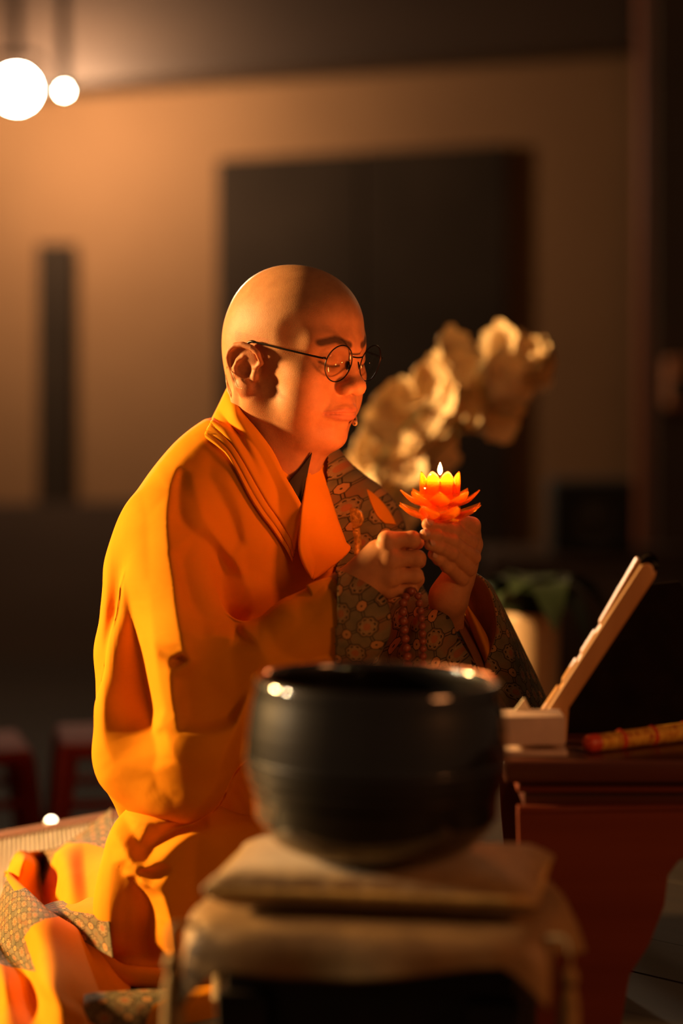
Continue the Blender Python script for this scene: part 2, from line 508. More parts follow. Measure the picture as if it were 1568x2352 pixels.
# right hand: closed round the end of the beads
RH = {'index': [(888, 1240, -.203, 19.5), (945, 1239, -.196, 18.0), (958, 1246, -.158, 15.5), (925, 1262, -.147, 14)],
      'middle': [(900, 1283, -.207, 19.5), (957, 1283, -.198, 18.0), (962, 1290, -.160, 15.5), (928, 1300, -.147, 14)],
      'ring': [(900, 1322, -.203, 18.5), (952, 1322, -.195, 17.0), (956, 1326, -.160, 15), (925, 1332, -.147, 13.5)],
      'little': [(893, 1357, -.195, 16.5), (941, 1354, -.188, 15.0), (945, 1356, -.158, 13.5), (920, 1358, -.147, 12)]}
def rhand_f(P):
    k = 0.006
    d = cap(P, hp(792, 1362, -.185), hp(650, 1430, -.20), 45 * M0, 50 * M0)
    d = smin(d, cap(P, hp(800, 1345, -.192), hp(868, 1272, -.192), 38 * M0, 33 * M0), .016)
    d = smin(d, cap(P, hp(800, 1368, -.188), hp(880, 1320, -.190), 38 * M0, 34 * M0), .016)
    d = smin(d, cap(P, hp(805, 1378, -.180), hp(880, 1352, -.182), 30 * M0, 28 * M0), .012)
    for n, c in RH.items():
        pts = [hp(*q[:3]) for q in c]; r = [q[3] * M0 for q in c]
        f = chain(P, pts, r, 0.002)
        f = smin(f, ell(P, pts[0] + np.array([0, -.002, 0]), (r[0] * .95,) * 3), .006)
        f = smin(f, ell(P, pts[1] + np.array([0.001, -.0015, 0]), (r[1] * 1.04,) * 3), .004)
        f = smax(f, -cap(P, pts[1] + np.array([r[1] * 1.0, -.007, .006]), pts[1] + np.array([r[1] * 1.0, -.007, -.006]), .0007), .002)
        d = smin(d, f, 0.0035)
    d = smin(d, ell(P, hp(905, 1300, -.178), (.030, .016, .034)), .004)
    # tendons
    for a, b in (((815, 1328, -.207), (890, 1262, -.207)), ((828, 1350, -.207), (896, 1298, -.210)), ((835, 1370, -.201), (896, 1332, -.206))):
        d = smin(d, cap(P, hp(*a), hp(*b), .0036, .0050), .016)
    th = chain(P, [hp(840, 1330, -.150), hp(900, 1350, -.130), hp(940, 1345, -.140), hp(958, 1334, -.158)], [22 * M0, 21 * M0, 18 * M0, 14 * M0])
    return smin(d, th, .008)

LH = {'index': [(1080, 1248, -.128, 19), (1040, 1217, -.158, 17), (1006, 1205, -.178, 15.5), (982, 1204, -.190, 14)],
      'middle': [(1086, 1280, -.130, 19), (1036, 1243, -.165, 17), (1000, 1230, -.186, 15), (976, 1228, -.198, 13)],
      'ring': [(1077, 1307, -.130, 18), (1035, 1271, -.165, 16.5), (1006, 1256, -.184, 14.5), (987, 1251, -.195, 13)],
      'little': [(1060, 1330, -.130, 17), (1028, 1300, -.158, 15), (1008, 1284, -.172, 13.5), (994, 1274, -.180, 12)]}
def lhand_f(P):
    d = cap(P, hp(1030, 1375, -.112), hp(1010, 1560, -.02), 40 * M0, 48 * M0)
    d = smin(d, cap(P, hp(1034, 1370, -.112), hp(1076, 1275, -.118), 36 * M0, 26 * M0), .016)
    d = smin(d, cap(P, hp(1028, 1370, -.112), hp(1058, 1300, -.114), 38 * M0, 27 * M0), .012)
    d = smin(d, cap(P, hp(1060, 1330, -.112), hp(1078, 1250, -.108), 24 * M0, 22 * M0), .012)
    for n, c in LH.items():
        pts = [hp(*q[:3]) for q in c]; r = [q[3] * M0 for q in c]
        f = chain(P, pts, r, 0.002)
        f = smin(f, ell(P, pts[1], (r[1] * 1.06,) * 3), .004)
        f = smin(f, ell(P, pts[2], (r[2] * 1.05,) * 3), .003)
        d = smin(d, f, 0.0016)
    th = chain(P, [hp(1062, 1300, -.100), hp(1086, 1250, -.105), hp(1083, 1208, -.125), hp(1060, 1196, -.142)], [24 * M0, 22 * M0, 20 * M0, 16 * M0], .004)
    return smin(d, th, .006)

def torso_f(P):
    R = rotz(YAW)
    d = ell(P, W(560, 1420, .05), (.115, .185, .27), R)
    d = smin(d, cap(P, W(585, 1120, .03), W(575, 1250, .04), .060, .09), .05)
    d = smin(d, cap(P, W(420, 1200, -.08), W(760, 1200, .13), .055, .055), .05)
    d = smin(d, ell(P, W(520, 1850, .05), (.13, .17, .13), R), .06)
    for a, b, c in (((415, 1200, -.08), (440, 1500, -.20), (680, 1415, -.20)), ((770, 1200, .13), (950, 1560, .04), (1010, 1540, -.03))):
        d = smin(d, chain(P, [W(*a), W(*b), W(*c)], [.050, .040, .028]), .03)
    for a, b, c in (((470, 1980, -.02), (960, 2120, -.27), (420, 2230, -.06)), ((620, 1980, .12), (1000, 2080, -.05), (560, 2190, .12))):
        A, B, C = W(*a), W(*b), W(*c)
        A[2] = max(A[2], .16); B[2] = .10; C[2] = .05
        d = smin(d, chain(P, [A, B], [.085, .062]), .04)
        d = smin(d, chain(P, [B - np.array([.02, 0, .03]), C, C - np.array([.16, -.12, .01])], [.052, .045, .032]), .02)
    return d

def build_body():
    parts = []
    zc = W(600, 1150, 0)[2]
    lo = HC - np.array([.13, .14, .0]); hi = HC + np.array([.16, .14, .115]); lo[2] = zc
    parts.append(mesh_sdf(head_f, lo, hi, .0017, 1.5))
    for f, a, b, h in ((rhand_f, W(660, 1440, -.235), W(985, 1205, -.10), .0014), (lhand_f, W(950, 1480, -.225), W(1125, 1165, -.04), .0014)):
        lo = np.minimum(a, b); hi = np.maximum(a, b)
        parts.append(mesh_sdf(f, lo, hi, h, 1.6))
    lo = np.array([-.45, -.42, .005]); hi = np.array([.25, .32, zc + .01])
    parts.append(mesh_sdf(lambda P: smax(torso_f(P), np.minimum(robe_torso(P), robe_skirt(P)) + .034, .01), lo, hi, .008, 1.8))
    V = np.vstack([p[0] for p in parts]); o = 0; F = []
    for v, q in parts:
        F.append(q + o); o += len(v)
    return V, np.vstack(F), [len(p[0]) for p in parts]

skin = Mat('monk_skin', (0.55, 0.27, 0.13), 0.50)
at = skin.node('Attribute', attribute_name='tint')
v_ = skin.coord('Object', (1, 1, 1))
n_ = skin.noise(v_, 60, 4, 0.6)
mot = skin.ramp(n_, [(0.3, (0.86, 0.82, 0.80)), (0.7, (1.05, 1.04, 1.02))])
mm = skin.node('Mix'); mm.data_type = 'RGBA'; mm.blend_type = 'MULTIPLY'; mm.inputs['Factor'].default_value = 1.0
skin.link(at.outputs['Color'], mm.inputs[6]); skin.link(mot, mm.inputs[7]); skin.base(mm.outputs[2])
skin.b.inputs['Subsurface Weight'].default_value = 0.18
skin.b.inputs['Subsurface Radius'].default_value = (0.010, 0.004, 0.002)
skin.b.inputs['Subsurface Scale'].default_value = 0.6
skin.b.inputs['Specular IOR Level'].default_value = 0.20
pore = skin.noise(v_, 900, 2, 0.6)
skin.bump(pore, 0.30, 0.0008)

person = empty('person', tuple(WZ(480, 2230, 0.03)))
tag(person, 'shaven-headed monk in orange robes kneeling and holding up a lit lotus candle', 'person')
V, F, counts = build_body()
me = np_mesh('body', V, F)
body = link_mesh('body', me, skin.m, person)
L = ((V - HC) @ HR) * 1000
tint = np.tile(np.array([0.66, 0.290, 0.115]), (len(V), 1))
ish = np.zeros(len(V), bool); ish[:counts[0]] = True
def seg_d(p, a, b):
    a, b = np.array(a, float), np.array(b, float); ab = b - a
    t = np.clip(((p - a) @ ab) / (ab @ ab), 0, 1); return np.linalg.norm(p - a - t[:, None] * ab, axis=1)
A = L.copy(); A[:, 1] = np.abs(A[:, 1])
def paint(mask, c): 
    global tint
    w = np.clip(mask, 0, 1)[:, None] * ish[:, None]; tint = tint * (1 - w) + np.array(c) * w
# shaved scalp, brows, lips, lash line
paint(0.30 * np.clip((A[:, 2] + 25 - np.maximum(0, A[:, 0] - 30) * 0.75) / 26, 0, 1), (0.40, 0.25, 0.14))
bd = np.minimum(seg_d(A[:, 1:], (13, 6.5), (31, 12)), seg_d(A[:, 1:], (31, 12), (47, 6)))
paint((A[:, 0] > 50) * np.clip((6.2 - bd) / 3.2, 0, 1) * 0.9, (0.055, 0.030, 0.018))
lipd = np.minimum(np.minimum(seg_d(A[:, 1:], (0, -76), (18, -77.5)), seg_d(A[:, 1:], (18, -78), (30, -82))), np.minimum(seg_d(A[:, 1:], (0, -85.5), (16, -85)), seg_d(A[:, 1:], (16, -86), (29, -82.6))))
paint((A[:, 0] > 86) * np.clip((5.0 - lipd) / 2.0, 0, 1) * 0.8, (0.50, 0.16, 0.09))
ld = np.minimum(np.minimum(seg_d(A[:, 1:], (18, -21), (27, -22.6)), seg_d(A[:, 1:], (27, -22.6), (36, -22))), seg_d(A[:, 1:], (36, -22), (45, -18)))
paint((A[:, 0] > 74) * np.clip((2.6 - ld) / 1.6, 0, 1) * 0.85, (0.06, 0.03, 0.02))
earm = (np.abs(L[:, 1]) > 69) & (L[:, 0] < 22) & (L[:, 0] > -45) & (L[:, 2] > -80) & (L[:, 2] < 0)
paint(earm * 0.5, (0.60, 0.22, 0.11))
ca = me.color_attributes.new('tint', 'FLOAT_COLOR', 'POINT')
ca.data.foreach_set('color', np.hstack([tint, np.ones((len(V), 1))]).astype(np.float32).ravel())
# finger nails
nail_m = plain('finger_nail', (0.66, 0.36, 0.22), 0.3, 0.05, 60)
def nails():
    out = []
    for n, c in LH.items():
        p = [hp(*q[:3]) for q in c]; t = p[3] - p[2]; t /= np.linalg.norm(t)
        r = c[3][3] * M0
        dorsal = np.array([-.25, -.75, .35]); dorsal -= t * (dorsal @ t); dorsal /= np.linalg.norm(dorsal)
        s = np.cross(t, dorsal)
        cen = p[3] + dorsal * (r * .70) + t * r * .25
        u = np.linspace(-1, 1, 7); g = np.array([[a, b] for a in u for b in u])
        a, b = g[:, 0] * np.sqrt(1 - g[:, 1] ** 2 / 2), g[:, 1] * np.sqrt(1 - g[:, 0] ** 2 / 2)
        out.append((cen + np.outer(a, t) * r * .75 + np.outer(b, s) * r * .72 + np.outer(.34 - .36 * b * b - .10 * a * a, dorsal) * r, grid_faces(7, 7)))
    return out
for VF in nails():
    add('finger_nail', VF, nail_m, body, solid=0.0006)
# ================================================================== the robe
def vnormals(V, F):
    n = np.zeros_like(V)
    fn = np.cross(V[F[:, 2]] - V[F[:, 0]], V[F[:, 3]] - V[F[:, 1]])
    for k in range(4): np.add.at(n, F[:, k], fn)
    return n / (np.linalg.norm(n, axis=1)[:, None] + 1e-12)

from mathutils.geometry import delaunay_2d_cdt
def fold_map(lines, x0, y0, x1, y1, step=2.0, blur=8):
    """relief of the folds: crease lines [(px, py, height mm), ...] joined by flat facets, as an array over the pixel box"""
    pts, hs, ed = [], [], []
    for ln in lines:
        q = np.array(ln, dtype=float)
        if len(q) > 2:
            n = max(len(q), int(np.hypot(*np.diff(q[:, :2], axis=0).T).sum() / 12)); q = spline(q, n)
        for k, p in enumerate(q):
            if k: ed.append((len(pts) - 1, len(pts)))
            pts.append((p[0], p[1])); hs.append(p[2])
    for x in np.linspace(x0, x1 - 1, 12):
        for y in (y0, y1 - 1): pts.append((x, y)); hs.append(0.0)
    for y in np.arange(y0 + 40, y1 - 30, 50):
        for x in (x0, x1 - 1): pts.append((x, y)); hs.append(0.0)
    r = delaunay_2d_cdt([Vector(p) for p in pts], ed, [], 0, 1e-5, True)
    vo = np.array([tuple(v) for v in r[0]]); hs = np.array(hs); P0 = np.array(pts)
    hv = np.empty(len(vo))
    for i, o in enumerate(r[3]):
        if len(o): hv[i] = hs[o[0]]
        else:
            d = ((P0 - vo[i]) ** 2).sum(1); k = d.argsort()[:4]; hv[i] = (hs[k] / (d[k] + 1)).sum() / (1 / (d[k] + 1)).sum()
    nx, ny = int((x1 - x0) / step) + 1, int((y1 - y0) / step) + 1
    H = np.zeros((ny, nx))
    for t in r[2]:
        t = list(t)
        for k in range(1, len(t) - 1):
            A, B, C = vo[t[0]], vo[t[k]], vo[t[k + 1]]
            i0, i1 = np.clip([int((min(A[0], B[0], C[0]) - x0) / step), int((max(A[0], B[0], C[0]) - x0) / step) + 2], 0, nx)
            j0, j1 = np.clip([int((min(A[1], B[1], C[1]) - y0) / step), int((max(A[1], B[1], C[1]) - y0) / step) + 2], 0, ny)
            if i1 <= i0 or j1 <= j0: continue
            X, Y = np.meshgrid(x0 + np.arange(i0, i1) * step, y0 + np.arange(j0, j1) * step)
            den = (B[1] - C[1]) * (A[0] - C[0]) + (C[0] - B[0]) * (A[1] - C[1])
            if abs(den) < 1e-9: continue
            u = ((B[1] - C[1]) * (X - C[0]) + (C[0] - B[0]) * (Y - C[1])) / den
            v = ((C[1] - A[1]) * (X - C[0]) + (A[0] - C[0]) * (Y - C[1])) / den
            m = (u >= -1e-6) & (v >= -1e-6) & (u + v <= 1 + 1e-6)
            sub = H[j0:j1, i0:i1]; sub[m] = (u * hv[t[0]] + v * hv[t[k]] + (1 - u - v) * hv[t[k + 1]])[m]
    for _ in range(blur):
        P_ = np.pad(H, 1, mode='edge'); H = (P_[1:-1, :-2] + 2 * P_[1:-1, 1:-1] + P_[1:-1, 2:]) / 4
        P_ = np.pad(H, 1, mode='edge'); H = (P_[:-2, 1:-1] + 2 * P_[1:-1, 1:-1] + P_[2:, 1:-1]) / 4
    return H, x0, y0, step

def sample_map(M, px, py):
    H, x0, y0, st = M
    x = (px - x0) / st; y = (py - y0) / st
    ok = (x >= 0) & (y >= 0) & (x < H.shape[1] - 1) & (y < H.shape[0] - 1)
    x = np.clip(x, 0, H.shape[1] - 1.001); y = np.clip(y, 0, H.shape[0] - 1.001)
    i, j = x.astype(int), y.astype(int); fx, fy = x - i, y - j
    return ok * (H[j, i] * (1 - fx) * (1 - fy) + H[j, i + 1] * fx * (1 - fy) + H[j + 1, i] * (1 - fx) * fy + H[j + 1, i + 1] * fx * fy)

def subdivide(V, F):
    """split each quad in four"""
    n = len(V); m = len(F)
    e = np.stack([F, np.roll(F, -1, axis=1)], 2).reshape(-1, 2); e.sort(axis=1)
    key = e[:, 0].astype(np.int64) * n + e[:, 1]
    u, inv = np.unique(key, return_inverse=True)
    mid = (V[u // n] + V[u % n]) / 2; cen = V[F].mean(1)
    ei = n + inv.reshape(m, 4); ci = n + len(u) + np.arange(m)
    Q = np.vstack([np.stack([F[:, k], ei[:, k], ci, ei[:, k - 1]], 1) for k in range(4)])
    return np.vstack([V, mid, cen]), Q

def relax(V, F, it=2, lam=0.5):
    E_ = np.vstack([F[:, [0, 1]], F[:, [1, 2]], F[:, [2, 3]], F[:, [3, 0]]])
    cnt = np.bincount(E_[:, 0], minlength=len(V)) + np.bincount(E_[:, 1], minlength=len(V)) + 1e-9
    for _ in range(it):
        a = np.stack([np.bincount(E_[:, 0], V[E_[:, 1], k], minlength=len(V)) + np.bincount(E_[:, 1], V[E_[:, 0], k], minlength=len(V)) for k in range(3)], 1)
        V = (1 - lam) * V + lam * a / cnt[:, None]
    return V

def noise3(V, scale, seed):
    """cheap smooth pseudo-noise: sum of sines"""
    r = np.random.RandomState(seed); o = np.zeros(len(V))
    for k in range(7):
        a = r.normal(size=3); a /= np.linalg.norm(a)
        o += np.sin((V @ a) * scale * r.uniform(.6, 1.6) + r.uniform(0, 6.28))
    return o / 7

cloth = Mat('saffron_linen', (0.80, 0.36, 0.02), 0.85)
cv = cloth.coord('Object', (1, 1, 1))
cn = cloth.noise(cv, 9, 4, 0.6)
slub = cloth.noise(cloth.coord('Object', (60, 60, 900)), 1.0, 3, 0.7)
weave = cloth.noise(cloth.coord('Object', (1400, 1400, 500)), 1.0, 2, 0.6)
c1 = cloth.ramp(cn, [(0.3, (0.78, 0.275, 0.010)), (0.7, (0.88, 0.325, 0.016))])
c2 = cloth.mix(E(cloth.nt, slub).f('SMOOTH_MIN', 1.0, 0.1) * 0.25, c1, (0.66, 0.24, 0.012))
cloth.base(c2)
cloth.b.inputs['Sheen Weight'].default_value = 0.0
cloth.b.inputs['Sheen Roughness'].default_value = 0.4
cloth.b.inputs['Specular IOR Level'].default_value = 0.03
cloth.bump(E(cloth.nt, weave) * 0.5 + E(cloth.nt, slub) * 0.5, 0.22, 0.0008)
SAFFRON = cloth.m

UP = [
    [(468, 1007, 3), (414, 1065, 10), (394, 1132, 16), (390, 1195, 19), (392, 1248, 21), (405, 1324, 23), (414, 1413, 25), (429, 1503, 24)],
    [(300, 1200, 0), (291, 1262, -2), (289, 1340, -15), (299, 1436, -42), (317, 1547, -50), (334, 1630, -44), (350, 1690, -22), (362, 1740, -4)],
    [(262, 1215, 0), (252, 1280, 1), (243, 1360, 6), (238, 1480, 10), (237, 1614, 9), (240, 1700, 6), (262, 1750, 4)],
    [(338, 1190, 3), (342, 1300, 2), (348, 1420, 0), (360, 1530, 0), (376, 1630, 4)],
    [(416, 1090, 0), (408, 1132, -2), (411, 1190, -8), (440, 1225, -8), (472, 1247, -8), (520, 1305, -5)],
    [(440, 1085, 3), (450, 1130, 6), (464, 1177, 9), (481, 1208, 10), (517, 1257, 10), (553, 1306, 9), (578, 1372, 7), (589, 1425, 4)],
    [(480, 1090, -2), (505, 1140, -4), (530, 1190, -4), (546, 1240, -3)],
    [(520, 1110, 2), (542, 1150, 3), (558, 1195, 4), (565, 1257, 4), (567, 1300, 3)],
    [(414, 1290, -5), (424, 1340, -9), (440, 1391, -12), (480, 1425, -11), (544, 1440, -14)],
    [(470, 1300, -5), (490, 1340, -3), (515, 1385, -7)],
    [(436, 1500, 10), (464, 1468, 6), (499, 1457, 5), (530, 1463, 4)],
    [(546, 1456, -16), (552, 1468, -10)],
    [(556, 1440, 7), (584, 1467, 8), (620, 1520, 5)],
    [(440, 1540, -3), (480, 1500, -4), (530, 1490, -5)],
    [(393, 1513, 2), (406, 1517, -9), (422, 1513, -6)],
    [(388, 1526, 8), (408, 1534, 9), (436, 1516, 9)],
    [(395, 1545, 12), (398, 1592, 12), (406, 1637, 10)],
    [(424, 1560, -6), (428, 1600, -10), (434, 1645, -12), (470, 1664, -14), (520, 1652, -14), (540, 1630, -14)],
    [(470, 1560, -12), (500, 1600, -16), (540, 1590, -14), (580, 1590, -8)],
    [(366, 1668, 6), (410, 1680, 8), (481, 1683, 11), (530, 1668, 13), (550, 1646, 15)],
    [(551, 1655, 15), (517, 1730, 15), (505, 1766, 15), (503, 1793, 15), (470, 1840, 14), (438, 1880, 13)],
    [(572, 1680, -14), (545, 1745, -20), (528, 1815, -22), (490, 1862, -18), (462, 1890, -10)],
    [(221, 1778, 4), (240, 1802, 8), (272, 1829, 10), (325, 1860, 10), (383, 1872, 10), (430, 1886, 12)],
    [(384, 1690, 5), (396, 1730, 8), (423, 1778, 9), (434, 1860, 11)],
    [(352, 1770, 2), (362, 1806, 2), (395, 1836, 4)],
    [(290, 1790, 6), (330, 1832, 8)],
    [(608, 1436, 2), (650, 1405, 6), (700, 1362, 3)],
    [(640, 1500, -5), (690, 1440, -3)],
]
SKL = [
    [(247, 1874, 6), (268, 1917, 12), (291, 1951, 14), (307, 1978, 14), (333, 1989, 12), (368, 1970, 12), (402, 1938, 12), (429, 1920, 11), (467, 1905, 9), (575, 1880, 8)],
    [(318, 1943, -10), (338, 1960, -20), (368, 1934, -20), (414, 1904, -18), (456, 1893, -12)],
    [(276, 1870, -6), (292, 1892, -9), (302, 1912, -6)],
    [(310, 1880, 6), (360, 1886, 6), (430, 1892, 4)],
    [(327, 2006, -7), (350, 2011, -8), (372, 2002, -4)],
    [(316, 2006, 4), (330, 2027, 8), (353, 2030, 9), (383, 2010, 9), (410, 1980, 9), (427, 1955, 8)],
    [(311, 2030, -16), (328, 2060, -22), (343, 2104, -24), (332, 2165, -24), (346, 2203, -20)],
    [(253, 1913, 3), (236, 1989, 5), (228, 2066, 6), (224, 2142, 6), (236, 2196, 5)],
    [(262, 1950, 2), (252, 2030, 2), (250, 2100, 3), (254, 2165, 2)],
    [(280, 2000, -8), (285, 2080, -11), (282, 2150, -11), (290, 2200, -12)],
    [(370, 2036, 12), (390, 2085, 18), (406, 2142, 20), (412, 2200, 12)],
    [(446, 1968, -2), (446, 2020, -4), (448, 2066, -6), (452, 2142, -8)],
    [(268, 2204, -8), (300, 2206, -14), (337, 2207, -18)],
    [(262, 2210, 6), (290, 2216, 8), (337, 2216, 8), (398, 2210, 8), (560, 2200, 6)],
    [(520, 1930, 4), (500, 1980, 4), (500, 2080, 2), (510, 2160, 2)],
]
def garment(name, f, lo, hi, h, fmap, amp=0.0010, parent=None, mat=None):
    V, F = mesh_sdf(f, lo, hi, h, 1.6)
    V, F = subdivide(V.astype(np.float64), F); V = relax(V, F, 3)
    N = vnormals(V, F)
    if fmap is not None:
        px, py, _ = project(V)
        face = np.clip((-N[:, 1] - .02) / .30, 0, 1); face = face * face * (3 - 2 * face)
        V[:, 1] -= sample_map(fmap, px, py) * .001 * face
        V = relax(V, F, 1, .4)
    V = V + N * (noise3(V, 38, 3) * amp * 1.6 + noise3(V, 90, 5) * amp * .5)[:, None]
    return link_mesh(name, np_mesh(name, V, F), mat or SAFFRON, parent)

robe = empty('robe', tuple(person.location)); robe.parent = person; robe.matrix_parent_inverse = parent_inv(person)
robe.location = person.location
garment('robe_body', robe_upper, (-.40, -.36, .10), (.24, .30, .72), .0052, fold_map(UP, 200, 1000, 740, 1900), parent=robe)
garment('skirt', robe_skirt, (-.40, -.46, .0), (.26, .30, .34), .0056, fold_map(SKL, 200, 1860, 640, 2290), parent=robe)

hem = spline([W(228, 2150, -.215), W(232, 2186, -.235), W(252, 2222, -.262), W(300, 2246, -.285), W(388, 2254, -.292), W(480, 2250, -.295), W(580, 2234, -.295)], 40)
hem[:, 2] = np.maximum(hem[:, 2], .022)
hv_, hf_ = tube(hem, np.interp(np.arange(40), [0, 6, 20, 39], [.004, .011, .013, .011]), 14)
add('hem', (hv_ + np.outer(noise3(hv_, 60, 7), [0, 0, .002]), hf_), SAFFRON, robe)

# cuff of the right sleeve: a thin open ring of cloth
near = [(764, 1326, -.198), (779, 1350, -.220), (786, 1395, -.232), (785, 1440, -.236), (774, 1500, -.238), (757, 1556, -.232)]
far_ = [(752, 1572, -.212), (788, 1560, -.172), (804, 1515, -.152), (797, 1450, -.146), (788, 1400, -.148), (776, 1350, -.172)]
rim = spline([W(*q) for q in near + far_], 56, closed=True)
cen = W(715, 1447, -.207); ax = rim.mean(0) - cen
stations = []
for t in np.linspace(0, 1, 12):
    base = cen + (rim - rim.mean(0)) * .80
    stations.append(base * (1 - t) + rim * t + (0.001 * math.sin(t * math.pi)) * (rim - rim.mean(0)) / .05)
cuffV = np.vstack(stations)
cuff = link_mesh('cuff', np_mesh('cuff', cuffV, grid_faces(12, 56, wrap_v=True)), SAFFRON, robe)
m_ = cuff.modifiers.new('thickness', 'SOLIDIFY'); m_.thickness = .0022; m_.offset = 0
# ================================================================== collar, lapels and the brocade mantle
def tri_sheet(name, grid, nu, nv, mat, parent, f=None, off=0.005, thick=0.002, prof=None, fields=(), wrinkle=0.0, levels=False):
    """loft through rows of control points (px, py, Y); f: garment the sheet must stay in front of"""
    g = np.array([[list(q) for q in row] for row in grid], dtype=float)
    g = np.stack([spline(g[:, k], nu) for k in range(g.shape[1])], 1)
    g = np.stack([spline(g[k], nv) for k in range(nu)], 0)
    P = np.array([[(WZ if levels else W)(*q) for q in row] for row in g])        # levels: third value is a height
    if f is not None:
        hy = trace_many(f, g[..., 0].ravel(), g[..., 1].ravel())[:, 1].reshape(nu, nv)
        y = np.where(np.isnan(hy), g[..., 2], np.minimum(g[..., 2], hy - off))
        P = np.array([[W(g[i, j, 0], g[i, j, 1], y[i, j]) for j in range(nv)] for i in range(nu)])
        for _ in range(3):
            Q = P.copy(); Q[1:-1, 1:-1, 1] = (P[1:-1, 1:-1, 1] * 2 + P[:-2, 1:-1, 1] + P[2:, 1:-1, 1] + P[1:-1, :-2, 1] + P[1:-1, 2:, 1]) / 6; P = Q
    if prof is not None:
        for i in range(nu):
            for j in range(nv):
                P[i, j, 1] -= prof(i / (nu - 1), j / (nv - 1))
    V = P.reshape(-1, 3)
    if wrinkle:
        V = V.copy(); V[:, 1] -= noise3(V, 45, 11) * wrinkle; V[:, 2] += noise3(V, 60, 12) * wrinkle * .6
    du = np.zeros((nu, nv)); dv = np.zeros((nu, nv))
    du[1:] = np.cumsum(np.linalg.norm(np.diff(P, axis=0), axis=2).mean(1))[:, None]
    dv[:, 1:] = np.cumsum(np.linalg.norm(np.diff(P, axis=1), axis=2).mean(0))[None]
    F = grid_faces(nu, nv)
    me = np_mesh(name, V, F, np.stack([du.ravel(), dv.ravel()], 1))
    o = link_mesh(name, me, mat, parent)
    if fields:                                   # patches of a second cloth, given as pixel outlines
        cx, cy, _ = project(V[F].mean(1))
        idx = np.zeros(len(F), dtype=np.int32)
        for poly in fields:
            idx[inside(poly, cx, cy)] = 1
        me.polygons.foreach_set('material_index', idx)
    m = o.modifiers.new('thickness', 'SOLIDIFY'); m.thickness = thick; m.offset = 0
    return o

def inside(poly, x, y):
    c = np.zeros(len(x), bool); n = len(poly)
    for i in range(n):
        (x0, y0), (x1, y1) = poly[i], poly[(i + 1) % n]
        if y0 == y1: continue
        c ^= ((y0 > y) != (y1 > y)) & (x < (x1 - x0) * (y - y0) / (y1 - y0) + x0)
    return c

# brocade: scalloped medallions and small rounded squares linked by double lines
bro = Mat('medallion_brocade', (0.2, 0.15, 0.08), 0.75)
uvn = bro.node('TexCoord'); sep = bro.node('SeparateXYZ'); bro.link(uvn.outputs['UV'], sep.inputs[0])
G_ = 1 / 0.0252
a_ = E(bro.nt, sep.outputs[0]) * G_; b_ = E(bro.nt, sep.outputs[1]) * G_
p_ = (a_ + b_) * .5; q_ = (a_ - b_) * .5
dp = p_ - p_.f('ROUND'); dq = q_ - q_.f('ROUND')
da, db = dp + dq, dp - dq
rr = (da * da + db * db).f('SQRT'); th_ = db.f('ARCTAN2', da)
sc8 = (th_ * 8).f('COSINE')
rm = rr - sc8 * .022
med = rm.lt(.47); med_line = (rm - .47).abs().lt(.022).max((rm - .42).abs().lt(.010))
curl = (rr - .31 - sc8 * .03).abs().lt(.045) * sc8.gt(-.1) * (rr - .30).abs().gt(.012)
core = rr.lt(.17 )
dp2 = p_ - p_.f('FLOOR') - .5; dq2 = q_ - q_.f('FLOOR') - .5
ea, eb = (dp2 + dq2).abs(), (dp2 - dq2).abs()
sq = ea.max(eb).max((ea + eb) * .72)
sqf = sq.lt(.235); sql = (sq - .235).abs().lt(.020); dot = sq.lt(.045)
mn = da.abs().min(db.abs()); mx = da.abs().max(db.abs())
lnk = (mn - .055).abs().lt(.020) * rm.gt(.47) * sq.gt(.235) * mx.lt(.80)
v3 = bro.coord('UV', (1, 1, 1)); nz = bro.noise(v3, 160, 3, .7); nz2 = bro.noise(v3, 34, 2, .5)
threads = bro.noise(bro.coord('UV', (300, 2600, 1)), 1.0, 2, .6)
base_c = bro.ramp(nz2, [(0.35, (0.150, 0.125, 0.065)), (0.52, (0.215, 0.160, 0.080)), (0.66, (0.25, 0.125, 0.05))])
gold_c = bro.ramp(nz, [(0.3, (0.26, 0.165, 0.075)), (0.7, (0.38, 0.25, 0.11))])
col_ = bro.mix(med, base_c, gold_c)
col_ = bro.mix(core * .75, col_, (0.40, 0.13, 0.045))
col_ = bro.mix(sqf, col_, (0.47, 0.24, 0.085))
dark = med_line.max(curl).max(sql).max(dot).max(lnk)
col_ = bro.mix(dark * .92, col_, (0.028, 0.024, 0.016))
bro.base(col_); bro.b.inputs['Specular IOR Level'].default_value = .08
bro.bump(E(bro.nt, threads) + dark * -.6, .25, .0008)
BROCADE = bro.m
lining = plain('russet_lining', (0.30, 0.11, 0.03), .85, .1, 30)
dark_cloth = plain('dark_undershirt', (0.035, 0.024, 0.016), .9, .2, 40)

